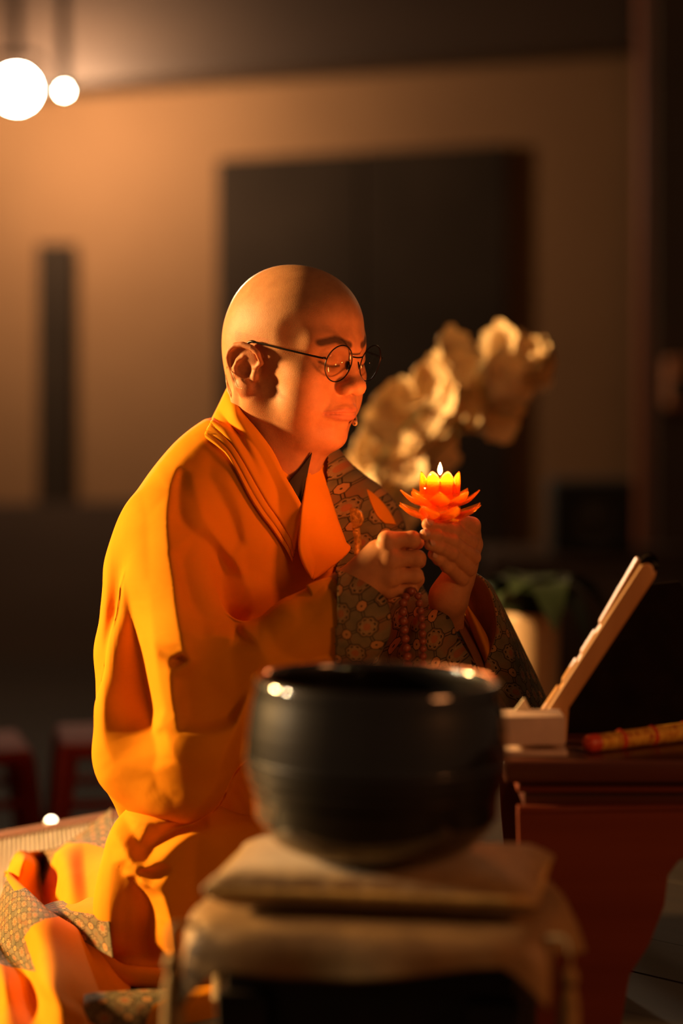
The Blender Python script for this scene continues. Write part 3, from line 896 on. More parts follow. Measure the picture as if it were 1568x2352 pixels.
BACKY = -10
inner = [(548, 880, .085), (524, 890, .028), (540, 925, -.022), (563, 957, -.040), (592, 991, -.052), (626, 1038, -.060), (652, 1091, -.070), (672, 1125, -.078), (693, 1166, -.088), (690, 1200, -.096)]
outer = [(505, 1000, .10), (470, 1000, .02), (500, 1024, -.045), (522, 1045, -.06), (545, 1085, -.07), (572, 1138, -.085), (600, 1182, -.085), (626, 1216, -.09), (658, 1264, -.09), (672, 1290, -.09)]
def col_prof(u, v):
    h = .0035 * math.sin(min(1, v / .12) * math.pi / 2)
    h -= .0030 * math.exp(-((v - .74) / .022) ** 2) + .0022 * math.exp(-((v - .90) / .02) ** 2)
    h -= .011 * math.exp(-((v - (.42 + .35 * (u - .2))) / .10) ** 2) * math.exp(-((u - .30) / .17) ** 2)
    h += .007 * math.exp(-((v - (.16 + .3 * (u - .2))) / .14) ** 2) * math.exp(-((u - .28) / .18) ** 2)
    h += .005 * math.exp(-((v - .62) / .12) ** 2) * math.exp(-((u - .22) / .14) ** 2)
    return h
rows = [[tuple(np.array(a) * (1 - t) + np.array(b) * t) for t in (0, .33, .66, 1)] for a, b in zip(inner, outer)]
tri_sheet('collar', rows, 64, 44, SAFFRON, robe, f=robe_torso, off=.0045, thick=.003, prof=col_prof)

lin = [(713, 1036, .03), (712, 1052, -.005), (703, 1095, -.04), (693, 1165, -.090), (688, 1215, -.100), (686, 1262, -.106), (698, 1300, -.112), (716, 1330, -.118)]
lou = [(724, 1036, .05), (732, 1062, .02), (748, 1110, -.01), (768, 1175, -.035), (780, 1210, -.045), (793, 1245, -.055), (800, 1268, -.070), (722, 1331, -.116)]
rows = [[tuple(np.array(a) * (1 - t) + np.array(b) * t) for t in (0, .33, .66, 1)] for a, b in zip(lin, lou)]
tri_sheet('lapel', rows, 48, 20, SAFFRON, robe, f=robe_torso, off=.010, thick=.003, prof=lambda u, v: .004 * math.sin(v * math.pi) + (.003 if v < .2 else 0))
rows = [[(716, 1040, .0), (711, 1060, -.02), (700, 1110, -.05)], [(690, 1075, -.045), (690, 1105, -.055), (693, 1140, -.075)], [(660, 1108, -.062), (676, 1140, -.075), (690, 1195, -.085)]]
tri_sheet('undershirt', rows, 16, 16, dark_cloth, person, f=lambda P: np.minimum(head_f(P), robe_torso(P)), off=.003, thick=.002)

# mantle over the left shoulder and down the front
def mantle_f(P):
    d = robe_torso(P) - .0075
    d = smin(d, blob(P, [(965, 1440, -.02, 66), (1005, 1640, -.085, 150)]), .05)
    d = smin(d, blob(P, [(992, 1452, -.125, 52), (1000, 1640, -.145, 140)]), .04)
    d = smin(d, blob(P, [(800, 1440, -.05, 60), (830, 1620, -.10, 110)]), .05)
    return d
V, F = mesh_sdf(mantle_f, (-.02, -.26, .18), (.26, .28, .66), .005, 1.6)
V, F = subdivide(V.astype(np.float64), F); V = relax(V, F, 3)
px, py, _ = project(V); N = vnormals(V, F)
edge_y = [1000, 1040, 1110, 1180, 1245, 1270, 1300, 1420, 1700]; edge_x = [712, 716, 736, 758, 782, 790, 770, 770, 760]
keep = (px > np.interp(py, edge_y, edge_x)) & ~((V[:, 0] > .160) & (V[:, 1] < -.125) & (V[:, 2] < .385))
V[:, 1] -= (noise3(V, 34, 21) * .004 + .010 * np.exp(-((px - 905) / 16) ** 2) * np.exp(-((py - 1450) / 70) ** 2)) * (N[:, 1] < 0)
Fk = F[keep[F].all(1)]
used = np.unique(Fk); remap = np.full(len(V), -1); remap[used] = np.arange(len(used))
ang = math.radians(18)
uvx = V[:, 0] * 1.12 * math.cos(ang) + V[:, 2] * math.sin(ang) - V[:, 1] * .35; uvy = -V[:, 0] * math.sin(ang) + V[:, 2] * math.cos(ang)
mantle = empty('mantle', tuple(person.location)); mantle.parent = person; mantle.matrix_parent_inverse = parent_inv(person); mantle.location = person.location
me = np_mesh('brocade_front', V[used], remap[Fk], np.stack([uvx, uvy], 1)[used])
mf = link_mesh('brocade_front', me, [BROCADE, SAFFRON], mantle)
cx, cy, _ = project(V[Fk].mean(1))
tri_sheet('orange_panel', [[(842, 1124, .10), (846, 1126, .11), (852, 1130, .12)], [(853, 1156, .09), (866, 1154, .10), (880, 1156, .11)], [(866, 1184, .08), (884, 1182, .09), (900, 1186, .10)], [(884, 1202, .08), (896, 1203, .085), (909, 1205, .09)]], 24, 14, SAFFRON, mantle, f=mantle_f, off=.0022, thick=.0015)
m_ = mf.modifiers.new('thickness', 'SOLIDIFY'); m_.thickness = .002; m_.offset = 0

# left sleeve end draped over the raised forearm
rimL = [(1076, 1314, -.075), (1108, 1330, -.085), (1132, 1378, -.095), (1141, 1440, -.100), (1131, 1485, -.104), (1116, 1525, -.108), (1112, 1580, -.11), (1120, 1650, -.11)]
outL = [(1082, 1311, -.045), (1122, 1340, -.02), (1152, 1392, -.00), (1182, 1452, .01), (1206, 1502, .01), (1230, 1552, .01), (1254, 1604, .01), (1280, 1660, .01)]
midL = [(1079, 1313, -.066), (1118, 1338, -.070), (1145, 1388, -.080), (1165, 1446, -.088), (1176, 1496, -.090), (1184, 1545, -.092), (1196, 1600, -.095), (1212, 1655, -.095)]
tri_sheet('brocade_drape', [[a, b, c] for a, b, c in zip(rimL, midL, outL)], 40, 26, BROCADE, mantle, thick=.0025)
inL = [(1040, 1345, -.05), (1048, 1375, -.035), (1056, 1410, -.03), (1066, 1440, -.03), (1078, 1475, -.035), (1092, 1530, -.05), (1100, 1590, -.06), (1110, 1650, -.07)]
tri_sheet('drape_lining', [[a, tuple((np.array(a) + np.array(b)) / 2 + np.array([0, 0, .03])), b] for a, b in zip(rimL, inL)], 36, 16, lining, mantle, thick=.002)
slv = [[(1058, 1376, -.070), (1066, 1380, -.085), (1072, 1392, -.075)], [(1072, 1420, -.072), (1084, 1415, -.092), (1096, 1425, -.078)], [(1088, 1462, -.078), (1102, 1455, -.098), (1118, 1462, -.085)], [(1104, 1500, -.085), (1118, 1500, -.104), (1130, 1494, -.095)], [(1116, 1530, -.095), (1120, 1530, -.106), (1126, 1522, -.104)]]
tri_sheet('inner_sleeve', slv, 28, 12, SAFFRON, robe, thick=.002)
lip = [[(1030, 1405, -.080), (1040, 1400, -.060), (1050, 1395, -.04)], [(1050, 1440, -.098), (1064, 1440, -.08), (1078, 1440, -.05)], [(1076, 1490, -.112), (1092, 1492, -.095), (1106, 1500, -.06)], [(1100, 1540, -.125), (1118, 1545, -.105), (1130, 1560, -.07)], [(1150, 1630, -.14), (1165, 1635, -.12), (1180, 1650, -.08)]]
tri_sheet('sleeve_edge', lip, 28, 12, lining, robe, thick=.002)

# gold hook and ring that fastens the mantle
goldthread = plain('gold_embroidery', (0.62, 0.33, 0.05), .42, .35, 260, bump=.6, Metallic=.35)
def on(f, px, py, off): return trace(f, px, py) + np.array([0, -off, 0])
c0 = on(mantle_f, 812, 1190, .006)
ringp = [c0 + np.array([.0125 * math.cos(a), -.002, .0125 * math.sin(a)]) for a in np.linspace(0, 2 * math.pi, 25)[:-1]]
disc = (lathe([(0.0005, .0045), (.005, .0042), (.0085, .0032), (.0115, .0042), (.0135, .0030), (.0140, 0), (.0005, -.001)], 28)[0] @ rotx(math.pi / 2).T @ rotz(-.25).T + c0, lathe([(0, 0)] * 7, 28)[1])
tail = [on(mantle_f, x, y, .004) for x, y in ((812, 1200), (816, 1225), (820, 1250), (818, 1275))]
fast = add('mantle_clasp', join([disc, tube(spline(tail, 16), np.linspace(.0075, .005, 16), 10, flat=(np.array([0, 1.0, 0]), .5))]), goldthread, mantle)
fast['label'] = 'gold embroidered clasp on the brocade mantle'

# ------------------------------------------------------------------ mantle spread out behind him on the mat
OB = [SAFFRON, BROCADE]
tri_sheet('spread_fold', [
    [(12, 2014, .055), (38, 1960, .075), (75, 1956, .060), (135, 1945, .060), (190, 1912, .075), (256, 1858, .10)],
    [(26, 2018, .062), (60, 1976, .090), (96, 1984, .030), (138, 1960, .088), (195, 1940, .092), (258, 1945, .10)],
    [(38, 2046, .060), (72, 2038, .045), (98, 2040, .018), (146, 2010, .085), (200, 2000, .088), (258, 2000, .10)],
    [(60, 2090, .035), (90, 2100, .014), (118, 2104, .014), (156, 2092, .065), (210, 2090, .072), (258, 2090, .09)]], 120, 170, OB, mantle,
    fields=[[(80, 1940), (140, 1930), (242, 1850), (270, 1850), (270, 1958), (200, 1938), (152, 1938), (126, 1962), (100, 2035), (88, 2010), (96, 1965)]], wrinkle=.002, levels=True)
tri_sheet('spread_flap', [
    [(88, 2086, .050), (128, 2072, .062), (160, 2070, .068), (250, 2048, .085)],
    [(106, 2092, .066), (142, 2096, .070), (178, 2098, .076), (250, 2100, .085)],
    [(120, 2112, .060), (160, 2140, .058), (202, 2168, .055), (260, 2200, .055)]], 80, 100, [BROCADE, SAFFRON], mantle,
    fields=[[(150, 2084), (170, 2060), (260, 2040), (260, 2112), (205, 2100), (165, 2094)]], wrinkle=.0015, levels=True)
tri_sheet('spread_front', [
    [(10, 2000, .058), (56, 2046, .060), (100, 2090, .060), (156, 2130, .050), (222, 2174, .030), (310, 2230, .012)],
    [(18, 2008, .078), (62, 2048, .082), (108, 2090, .084), (164, 2126, .070), (230, 2172, .040), (316, 2236, .012)],
    [(2, 2062, .060), (32, 2092, .068), (74, 2132, .076), (128, 2178, .068), (200, 2226, .046), (300, 2262, .012)],
    [(-16, 2130, .022), (8, 2176, .020), (60, 2206, .034), (112, 2258, .060), (184, 2290, .040), (300, 2290, .014)],
    [(-24, 2215, .030), (10, 2240, .046), (66, 2276, .024), (134, 2320, .046), (210, 2330, .026), (310, 2322, .018)],
    [(-24, 2300, .016), (14, 2320, .030), (70, 2350, .018), (140, 2385, .022), (220, 2380, .018), (330, 2360, .014)],
    [(-24, 2420, .012), (20, 2430, .013), (80, 2440, .013), (150, 2440, .013), (230, 2430, .013), (330, 2410, .013)]], 210, 180, OB, mantle,
    fields=[[(-40, 2000), (14, 2016), (34, 2048), (60, 2040), (136, 2106), (104, 2112), (74, 2128), (57, 2152), (84, 2232), (20, 2222), (-40, 2206)]], wrinkle=.003, levels=True)
tri_sheet('spread_hem', [
    [(150, 2300, .034), (215, 2284, .040), (300, 2278, .040), (400, 2272, .042), (600, 2252, .040)],
    [(140, 2330, .030), (215, 2312, .034), (310, 2305, .036), (410, 2300, .036), (600, 2275, .034)],
    [(130, 2400, .014), (220, 2380, .014), (325, 2370, .014), (420, 2352, .014), (600, 2318, .014)]], 80, 140, [BROCADE, SAFFRON], mantle,
    fields=[[(336, 2345), (352, 2310), (395, 2288), (480, 2240), (620, 2230), (620, 2400), (330, 2400)], [(100, 2270), (178, 2270), (162, 2420), (100, 2420)]], wrinkle=.003, levels=True)
# ================================================================== what he wears and holds
dark_metal = plain('dark_spectacle_metal', (0.035, 0.025, 0.02), .3, .1, 200, Metallic=.85)
lens_m = Mat('spectacle_lens', (1, 1, 1), .02)
nt = lens_m.nt; outn = [n for n in nt.nodes if n.type == 'OUTPUT_MATERIAL'][0]
tr_ = lens_m.node('BsdfTransparent'); tr_.inputs[0].default_value = (.93, .92, .90, 1)
gl_ = lens_m.node('BsdfGlossy'); gl_.inputs['Roughness'].default_value = .02
mx_ = lens_m.node('MixShader'); mx_.inputs[0].default_value = .05; lens_m.link(tr_.outputs[0], mx_.inputs[1]); lens_m.link(gl_.outputs[0], mx_.inputs[2])
lens_m.link(mx_.outputs[0], outn.inputs[0])

glasses = empty('eyeglasses', tuple(head_pt(104, 0, -14)))
tag(glasses, 'round thin-framed dark metal eyeglasses on the monk\'s face', 'eyeglasses')
def lens_pt(side, a, k=1.0, dx=0.0):
    cy, cz = 32.5 * side, -16.0
    hw, hh = 23.0 * k, 23.0 * k
    y = cy + hw * math.cos(a); z = cz + hh * math.sin(a) * (1.0 if math.sin(a) > 0 else 1.03)
    x = 107.0 - .0030 * (y * y) * .55 + (z + 16) * .10 + dx
    return head_pt(x, y, z)
for s in (-1, 1):
    ring = np.array([lens_pt(s, a) for a in np.linspace(0, 2 * math.pi, 49)[:-1]])
    V_, F_ = tube(np.vstack([ring, ring[:2]]), .00085, 8, caps=False)
    add('lens_rim', (V_, F_), dark_metal, glasses)
    rr_ = [np.array([lens_pt(s, a, k) for a in np.linspace(0, 2 * math.pi, 49)[:-1]]) for k in (.999, .7, .4, .02)]
    add('lens', (np.vstack(rr_), grid_faces(4, 48, wrap_v=True)), lens_m.m, glasses, solid=.0012)
    hinge = head_pt(100.5, 58 * s, -10)
    tpl = spline([lens_pt(s, math.radians(12 if s > 0 else 168)), hinge, head_pt(97, 62 * s, -10), head_pt(55, 75 * s, -8), head_pt(10, 79 * s, -7), head_pt(-3, 79 * s, -8), head_pt(-13, 77 * s, -17), head_pt(-19, 74 * s, -32)], 40)
    add('temple', tube(tpl, np.concatenate([np.full(4, .0009), np.full(20, .0013), np.full(16, .0019)]), 8), dark_metal, glasses)
    add('hinge', box(hinge, (.004, .003, .003), rz=YAW), dark_metal, glasses, bevel=.0005)
    add('nose_pad', (lathe([(0.0003, -.006), (.0022, -.0045), (.0030, 0), (.0022, .0045), (.0003, .006)], 12)[0] + head_pt(102, 9.5 * s, -20), lathe([(0, 0)] * 5, 12)[1]), dark_metal, glasses)
br_ = spline([lens_pt(-1, math.radians(22)), head_pt(109.5, -4, -8), head_pt(109.5, 4, -8), lens_pt(1, math.radians(158))], 14)
add('bridge', tube(br_, .0010, 8), dark_metal, glasses)

mic_m = plain('clear_beige_plastic', (0.62, 0.42, 0.20), .3, .1, 60)
mic = empty('headset_microphone', tuple(head_pt(98, 20, -92)))
tag(mic, 'thin beige headset microphone with its tip beside the monk\'s mouth', 'microphone')
add('boom', tube(spline([head_pt(-8, 80, -30), head_pt(20, 79, -62), head_pt(62, 66, -86), head_pt(88, 42, -93), head_pt(102, 22, -93)], 30), .0011, 8), mic_m, mic)
add('microphone_tip', tube(spline([head_pt(100, 25, -93), head_pt(103, 20, -93), head_pt(107, 14.5, -93), head_pt(109, 12, -93)], 10), [.001, .0025, .0032, .0034, .0034, .0034, .0034, .0032, .0026, .001], 12), mic_m, mic)
add('cable', tube(spline([W(525, 826, -.03), W(520, 850, .0), W(520, 872, .005), W(524, 895, -.005), W(531, 915, -.02), W(534, 930, -.02)], 24), .0010, 8), mic_m, mic)
add('ear_hook', tube(spline([W(524, 842, -.035), W(533, 856, -.05), W(540, 874, -.055), W(546, 889, -.06), W(556, 892, -.065)], 20), .0006, 6), mic_m, mic)

# ------------------------------------------------------------------ lotus candle
LC = W(1010, 1198, -.170)                         # foot of the holder
amber = Mat('amber_glass', (1.0, 0.36, 0.03), .05)
nt = amber.nt; outn = [n for n in nt.nodes if n.type == 'OUTPUT_MATERIAL'][0]
t1 = amber.node('BsdfTransparent'); t1.inputs[0].default_value = (1.0, .60, .14, 1)
t2 = amber.node('BsdfTranslucent'); t2.inputs[0].default_value = (1.0, .50, .05, 1)
t3 = amber.node('BsdfGlass'); t3.inputs['Color'].default_value = (1.0, .45, .07, 1); t3.inputs['Roughness'].default_value = .03; t3.inputs['IOR'].default_value = 1.48
t4 = amber.node('BsdfGlossy'); t4.inputs['Roughness'].default_value = .05
m1 = amber.node('MixShader'); m1.inputs[0].default_value = .34; amber.link(t1.outputs[0], m1.inputs[1]); amber.link(t2.outputs[0], m1.inputs[2])
m2 = amber.node('MixShader'); m2.inputs[0].default_value = .20; amber.link(m1.outputs[0], m2.inputs[1]); amber.link(t3.outputs[0], m2.inputs[2])
m3 = amber.node('MixShader'); m3.inputs[0].default_value = .07; amber.link(m2.outputs[0], m3.inputs[1]); amber.link(t4.outputs[0], m3.inputs[2])
amber.link(m3.outputs[0], outn.inputs[0])
AMBER = amber.m
holder = empty('lotus_candle_holder', tuple(LC))
tag(holder, 'amber glass lotus flower candle holder with pointed petals in the monk\'s raised hand', 'candle holder')
add('cup', lathe([(.0005, .002), (.019, .001), (.0225, 0), (.0235, .003), (.0225, .012), (.0235, .025), (.0245, .040), (.0235, .046), (.0220, .046), (.0212, .040), (.0200, .025), (.0185, .013), (.0005, .012)], 40, LC), AMBER, holder)
def petal(r0, z0, r1, z1, w, th, bow):
    """pointed scoop from (r0, z0) to the tip (r1, z1), in the xz plane"""
    ns, nw = 12, 9
    top, bot = [], []
    for i in range(ns):
        s = i / (ns - 1)
        r = r0 + (r1 - r0) * s; z = z0 + (z1 - z0) * s - bow * math.sin(s * math.pi)
        wd = w * (max(0.02, math.sin(math.pi * (0.28 + .72 * s)) ** .8)) * (1 - .15 * s)
        tk = th * (1 - .75 * s)
        for j in range(nw):
            v = j / (nw - 1) * 2 - 1
            y = v * wd; cup = .30 * wd * v * v
            dx, dz = (z1 - z0), (r1 - r0); L_ = math.hypot(dx, dz); nx, nz = -dx / L_, dz / L_
            e = tk * (1 - abs(v) ** 2.5) + .0004
            top.append((r + nx * (cup + e / 2), y, z + nz * (cup + e / 2))); bot.append((r + nx * (cup - e / 2), y, z + nz * (cup - e / 2)))
    n = ns * nw; F = [tuple(q)[::-1] for q in grid_faces(ns, nw)] + [tuple(q) for q in grid_faces(ns, nw, off=n)]
    for i in range(ns - 1):
        F.append((i * nw, (i + 1) * nw, n + (i + 1) * nw, n + i * nw)); F.append((i * nw + nw - 1, n + i * nw + nw - 1, n + (i + 1) * nw + nw - 1, (i + 1) * nw + nw - 1))
    for j in range(nw - 1):
        F.append((j, n + j, n + j + 1, j + 1)); k = (ns - 1) * nw + j; F.append((k, k + 1, n + k + 1, n + k))
    return np.array(top + bot), F
for cnt, args, ph in ((8, (.021, .006, .053, .0215, .0150, .0055, .0035), .0), (8, (.0215, .021, .048, .0385, .0140, .005, .004), math.pi / 8), (8, (.0235, .034, .0250, .0605, .0105, .0035, -.004), .0)):
    PV, PF = petal(*args); me_ = np_mesh('petal', PV, PF); me_.materials.append(AMBER)
    me_.polygons.foreach_set('use_smooth', np.ones(len(me_.polygons), dtype=bool))
    for k in range(cnt):
        o = bpy.data.objects.new('petal', me_); col.objects.link(o); o.parent = holder
        o.rotation_euler = (0, 0, ph + k * 2 * math.pi / cnt + .35)

wax = Mat('candle_wax', (0.95, 0.50, 0.10), .5)
wax.base(wax.ramp(wax.noise(wax.coord(), 60), [(0.3, (.92, .46, .09)), (.7, (.97, .55, .13))]))
wax.b.inputs['Subsurface Weight'].default_value = .6; wax.b.inputs['Subsurface Radius'].default_value = (.02, .008, .002); wax.b.inputs['Subsurface Scale'].default_value = .8
candle = empty('candle', tuple(LC + np.array([0, 0, .014])))
tag(candle, 'small lit yellow wax candle burning inside the amber lotus holder', 'candle')
cb = LC + np.array([0, 0, .0140])
add('wax', lathe([(.0005, 0), (.0155, 0), (.0165, .002), (.0172, .034), (.0165, .0365), (.012, .0355), (.0005, .034)], 32, cb), wax.m, candle)
add('wick', tube([cb + np.array([0, 0, .033]), cb + np.array([.0004, 0, .038]), cb + np.array([.001, 0, .041])], .0007, 6), plain('charred_wick', (.02, .015, .01), .9), candle)
fl = Mat('candle_flame', (0, 0, 0), 1.0)
fl.b.inputs['Emission Color'].default_value = (1.0, .29, .065, 1); fl.b.inputs['Emission Strength'].default_value = 160
fb = cb + np.array([0, 0, .043])
add('flame', lathe([(.0003, .0), (.0016, .0012), (.0027, .0040), (.0028, .0062), (.0022, .0095), (.0011, .0125), (.0002, .0150)], 16, fb), fl.m, candle)

lamp('candle_light', 'POINT', tuple(fb + np.array([0, 0, .010])), 2.1, (1.0, .25, .052), size=.024)

# ------------------------------------------------------------------ prayer beads
beadm = plain('dark_red_bead_wood', (0.30, 0.07, 0.025), .28, .35, 120)
rosary = empty('prayer_beads', tuple(W(945, 1380, -.20)))
tag(rosary, 'string of dark reddish brown prayer beads hanging from the monk\'s fist', 'prayer beads')
pathA = spline([W(952, 1350, -.20), W(934, 1368, -.205), (W(925, 1385, -.215)), W(926, 1430, -.215), W(934, 1500, -.212), W(940, 1560, -.20), W(954, 1590, -.20), W(968, 1560, -.20), W(971, 1500, -.212), W(968, 1430, -.212), W(962, 1385, -.21), W(958, 1362, -.205), W(952, 1350, -.20)], 400)
add('cord', tube(pathA[::6], .0007, 6), plain('bead_cord', (.12, .03, .015), .8), rosary)
dl = np.concatenate([[0], np.cumsum(np.linalg.norm(np.diff(pathA, axis=0), axis=1))])
sph = bmesh.new(); bmesh.ops.create_uvsphere(sph, u_segments=14, v_segments=10, radius=1.0)
bme = bpy.data.meshes.new('bead'); sph.to_mesh(bme); sph.free(); bme.materials.append(beadm)
bme.polygons.foreach_set('use_smooth', np.ones(len(bme.polygons), dtype=bool))
s_, k_ = .006, 0
while s_ < dl[-1] - .004:
    r_ = .0056 if s_ < dl[-1] * .47 else .0047
    p = np.array([np.interp(s_, dl, pathA[:, i]) for i in range(3)])
    o = bpy.data.objects.new('bead', bme); col.objects.link(o); o.parent = rosary; o.matrix_parent_inverse = Matrix.Translation(rosary.location).inverted()
    o.location = p; o.scale = (r_, r_, r_ * .92); s_ += r_ * 1.96

br_m = plain('red_thread', (.45, .03, .02), .7)
wc = W(1030, 1388, -.108)
ringw = np.array([wc + np.array([.0235 * math.cos(a), .0225 * math.sin(a), .006 * math.cos(a) + .002 * math.sin(3 * a)]) for a in np.linspace(0, 2 * math.pi, 41)])
tag(add('thread_bracelet', tube(ringw, .0010, 6, caps=False), br_m), 'thin red thread bracelet round the monk\'s left wrist', 'bracelet')
# ================================================================== foreground: singing bowl on its cushion and stand
BY = -0.80; mp = MPX(BY)
bowl_m = Mat('blackened_bronze', (0.020, 0.013, 0.008), .40, Coat_Weight=1.0, Coat_Roughness=.075, Coat_IOR=2.0, Specular_IOR_Level=.12)
bz = bowl_m.noise(bowl_m.coord('Object', (6, 6, 160)), 1.0, 3, .6)
bowl_m.base(bowl_m.ramp(bz, [(.3, (.0025, .0015, .001)), (.7, (.006, .004, .0025))])); bowl_m.bump(bz, .25, .002)
BR = W(868, 1556, BY)                                         # centre of the mouth
prof = [(.0995, -.148), (.1105, -.120), (.1150, -.080), (.1140, -.040), (.1090, -.012), (.1080, -.003), (.1095, 0), (.1145, .0008), (.1170, -.001), (.1185, -.006), (.1180, -.011), (.1205, -.022), (.1240, -.045), (.1262, -.072)]
for zz in (-.076, -.086, -.098, -.110):
    prof += [(.1264 - (zz + .072) ** 2 * 6.0, zz), (.1272 - (zz + .072) ** 2 * 6.0, zz - .0015), (.1264 - (zz + .072) ** 2 * 6.0, zz - .003)]
prof += [(.1175, -.130), (.1080, -.146), (.0960, -.158), (.0800, -.166), (.0600, -.1695), (.0005, -.1700)]
prof = [(.0005, -.160), (.07, -.158)] + prof
bowl = add('singing_bowl', lathe(prof, 96), bowl_m.m)
bowl.location = BR; bowl.rotation_euler = (0, math.radians(1.2), 0)
tag(bowl, 'large black bronze singing bowl resting on a tan brocade cushion', 'singing bowl')

cz = BR[2] - .171                                             # top of the cushion under the bowl
cush_m = Mat('tan_brocade', (0.26, 0.15, 0.055), .6)
n1 = cush_m.noise(cush_m.coord(), 40, 3, .6); n2 = cush_m.noise(cush_m.coord(), 160, 2, .7)
cc = cush_m.ramp(n1, [(.3, (.20, .115, .040)), (.7, (.32, .19, .07))]); cush_m.base(cush_m.mix(E(cush_m.nt, n2).gt(.66) * .6, cc, (.50, .33, .09)))
cush_m.b.inputs['Sheen Weight'].default_value = .2; cush_m.bump(n2, .3, .001)
CC = np.array([BR[0] + .005, BY, cz - .020]); CROT = math.radians(-9)
def cushion_f(P):
    q = (P - CC.astype(np.float32)) @ rotz(CROT).astype(np.float32)
    hx, hy = .150, .094
    a = np.abs(q[:, 0]) / hx; b = np.abs(q[:, 1]) / hy
    t = np.clip(1 - np.maximum(a, b) ** 4, 0, 1)
    top = .008 + .015 * np.sqrt(t) - .004 * np.exp(-((q[:, 0] ** 2 + q[:, 1] ** 2) / .007))
    d = np.maximum(np.abs(q[:, 2]) - top, np.maximum(np.abs(q[:, 0]) - hx * (1 + .06 * b * b), np.abs(q[:, 1]) - hy * (1 + .06 * a * a)))
    return smax(d, -(.0) + np.abs(q[:, 2]) - .023, .006) * .7
V, F = mesh_sdf(cushion_f, CC - .20, CC + .20, .006, 2.2)
V, F = subdivide(V.astype(np.float64), F); V = relax(V, F, 14)
V[:, 2] += noise3(V, 50, 31) * .0015
cushion = empty('cushion', tuple(CC - np.array([0, 0, .023])))
tag(cushion, 'square tan brocade cushion under the black singing bowl', 'cushion')
link_mesh('pad', np_mesh('pad', V, F), cush_m.m, cushion)
def cor(x, y, z): return CC + rotz(CROT) @ np.array([x, y, z])
pp_ = np.array([cor(.152 * sx, .096 * sy, 0) for sx, sy in ((-1, -1), (1, -1), (1, 1), (-1, 1))])
ed = []
for k in range(4):
    a, b = pp_[k], pp_[(k + 1) % 4]
    ed += [a * (1 - t) + b * t for t in np.linspace(0, 1, 12)[:-1]]
add('piping', tube(np.array(ed + ed[:1]), .0045, 8, caps=False), plain('old_gold_piping', (.42, .26, .07), .5, .3, 150), cushion)

# cloth spread under the cushion, its edge hanging in waves over the stand
cloth_top = CC[2] - .025
gold_cloth = Mat('ochre_damask', (0.24, 0.14, 0.05), .65)
n1 = gold_cloth.noise(gold_cloth.coord(), 26, 3, .6); n2 = gold_cloth.noise(gold_cloth.coord(), 220, 2, .7)
cc = gold_cloth.ramp(n1, [(.3, (.17, .095, .033)), (.7, (.28, .165, .06))]); gold_cloth.base(gold_cloth.mix(E(gold_cloth.nt, n2).gt(.68) * .8, cc, (.62, .43, .12)))
n3 = gold_cloth.ramp(n2, [(.62, (.6, .6, .6)), (.70, (.25, .25, .25))]); gold_cloth.link(n3, gold_cloth.b.inputs['Roughness'])
nr, na = 22, 120
Vc = []
for i in range(nr):
    t = i / (nr - 1)
    for j in range(na):
        a = 2 * math.pi * j / na
        ca, sa = math.cos(a), math.sin(a)
        sq_ = 1 / max(abs(ca), abs(sa)) ; k_ = .72 * sq_ + .28
        rim_ = .150 * k_
        if t < .45:
            r = rim_ * t / .45; z = cloth_top
        else:
            u = (t - .45) / .55
            wav = math.sin(a * 5 + 1.0) * .6 + math.sin(a * 9 + 2.2) * .4
            drop = .034 + .010 * math.sin(a * 3 + .8) + .040 * max(0, (sq_ - 1.25)) / .16
            r = rim_ + .012 * math.sin(min(1, u * 2) * math.pi / 2) + u * (.006 + .010 * wav); z = cloth_top - drop * u ** 1.15 - .002
        p = np.array([r * ca * 1.10, r * sa * .84, 0]); p = rotz(CROT) @ p
        Vc.append((CC[0] + p[0], CC[1] + p[1], z))
o = link_mesh('bowl_cloth', np_mesh('bowl_cloth', np.array(Vc), grid_faces(nr, na, wrap_v=True)), gold_cloth.m)
m_ = o.modifiers.new('thickness', 'SOLIDIFY'); m_.thickness = .002; m_.offset = 1
tag(o, 'ochre damask cloth with glinting gold thread hanging over the dark bowl stand', 'cloth')

# tassels tied at the corners of the cloth
tas_m = plain('ochre_tassel', (.27, .17, .06), .8, .3, 120)
for (x, y, L_) in ((-.180, -.120, .15), (.186, -.115, .10), (-.180, .110, .10)):
    b = cor(x, y, -.030)
    t = empty('tassel', tuple(b)); 
    tag(t, {-.120: 'long ochre tassel hanging beside the monk\'s orange hem', -.115: 'short ochre tassel hanging in front of the red altar table', .110: 'ochre tassel on the cloth corner tucked behind the cushion'}[y], 'tassel')
    add('cord', tube(spline([cor(x * .88, y * .9, -.03), b, b - np.array([0, 0, .03])], 12), .003, 8), tas_m, t)
    add('knot', lathe([(.0005, .010), (.007, .007), (.009, 0), (.007, -.007), (.0005, -.010)], 16, b - np.array([0, 0, .034])), tas_m, t)
    star = []
    for k, (r, z) in enumerate(((.005, -.040), (.0085, -.055), (.010, -.09), (.012, -.03 - L_))):
        star.append([b + np.array([r * (1 + .10 * (q % 2)) * math.cos(q * math.pi / 14), r * (1 + .10 * (q % 2)) * math.sin(q * math.pi / 14), z]) for q in range(28)])
    add('fringe', (np.vstack(star), [tuple(q) for q in grid_faces(4, 28, wrap_v=True)] + [tuple(range(84, 112))]), tas_m, t)

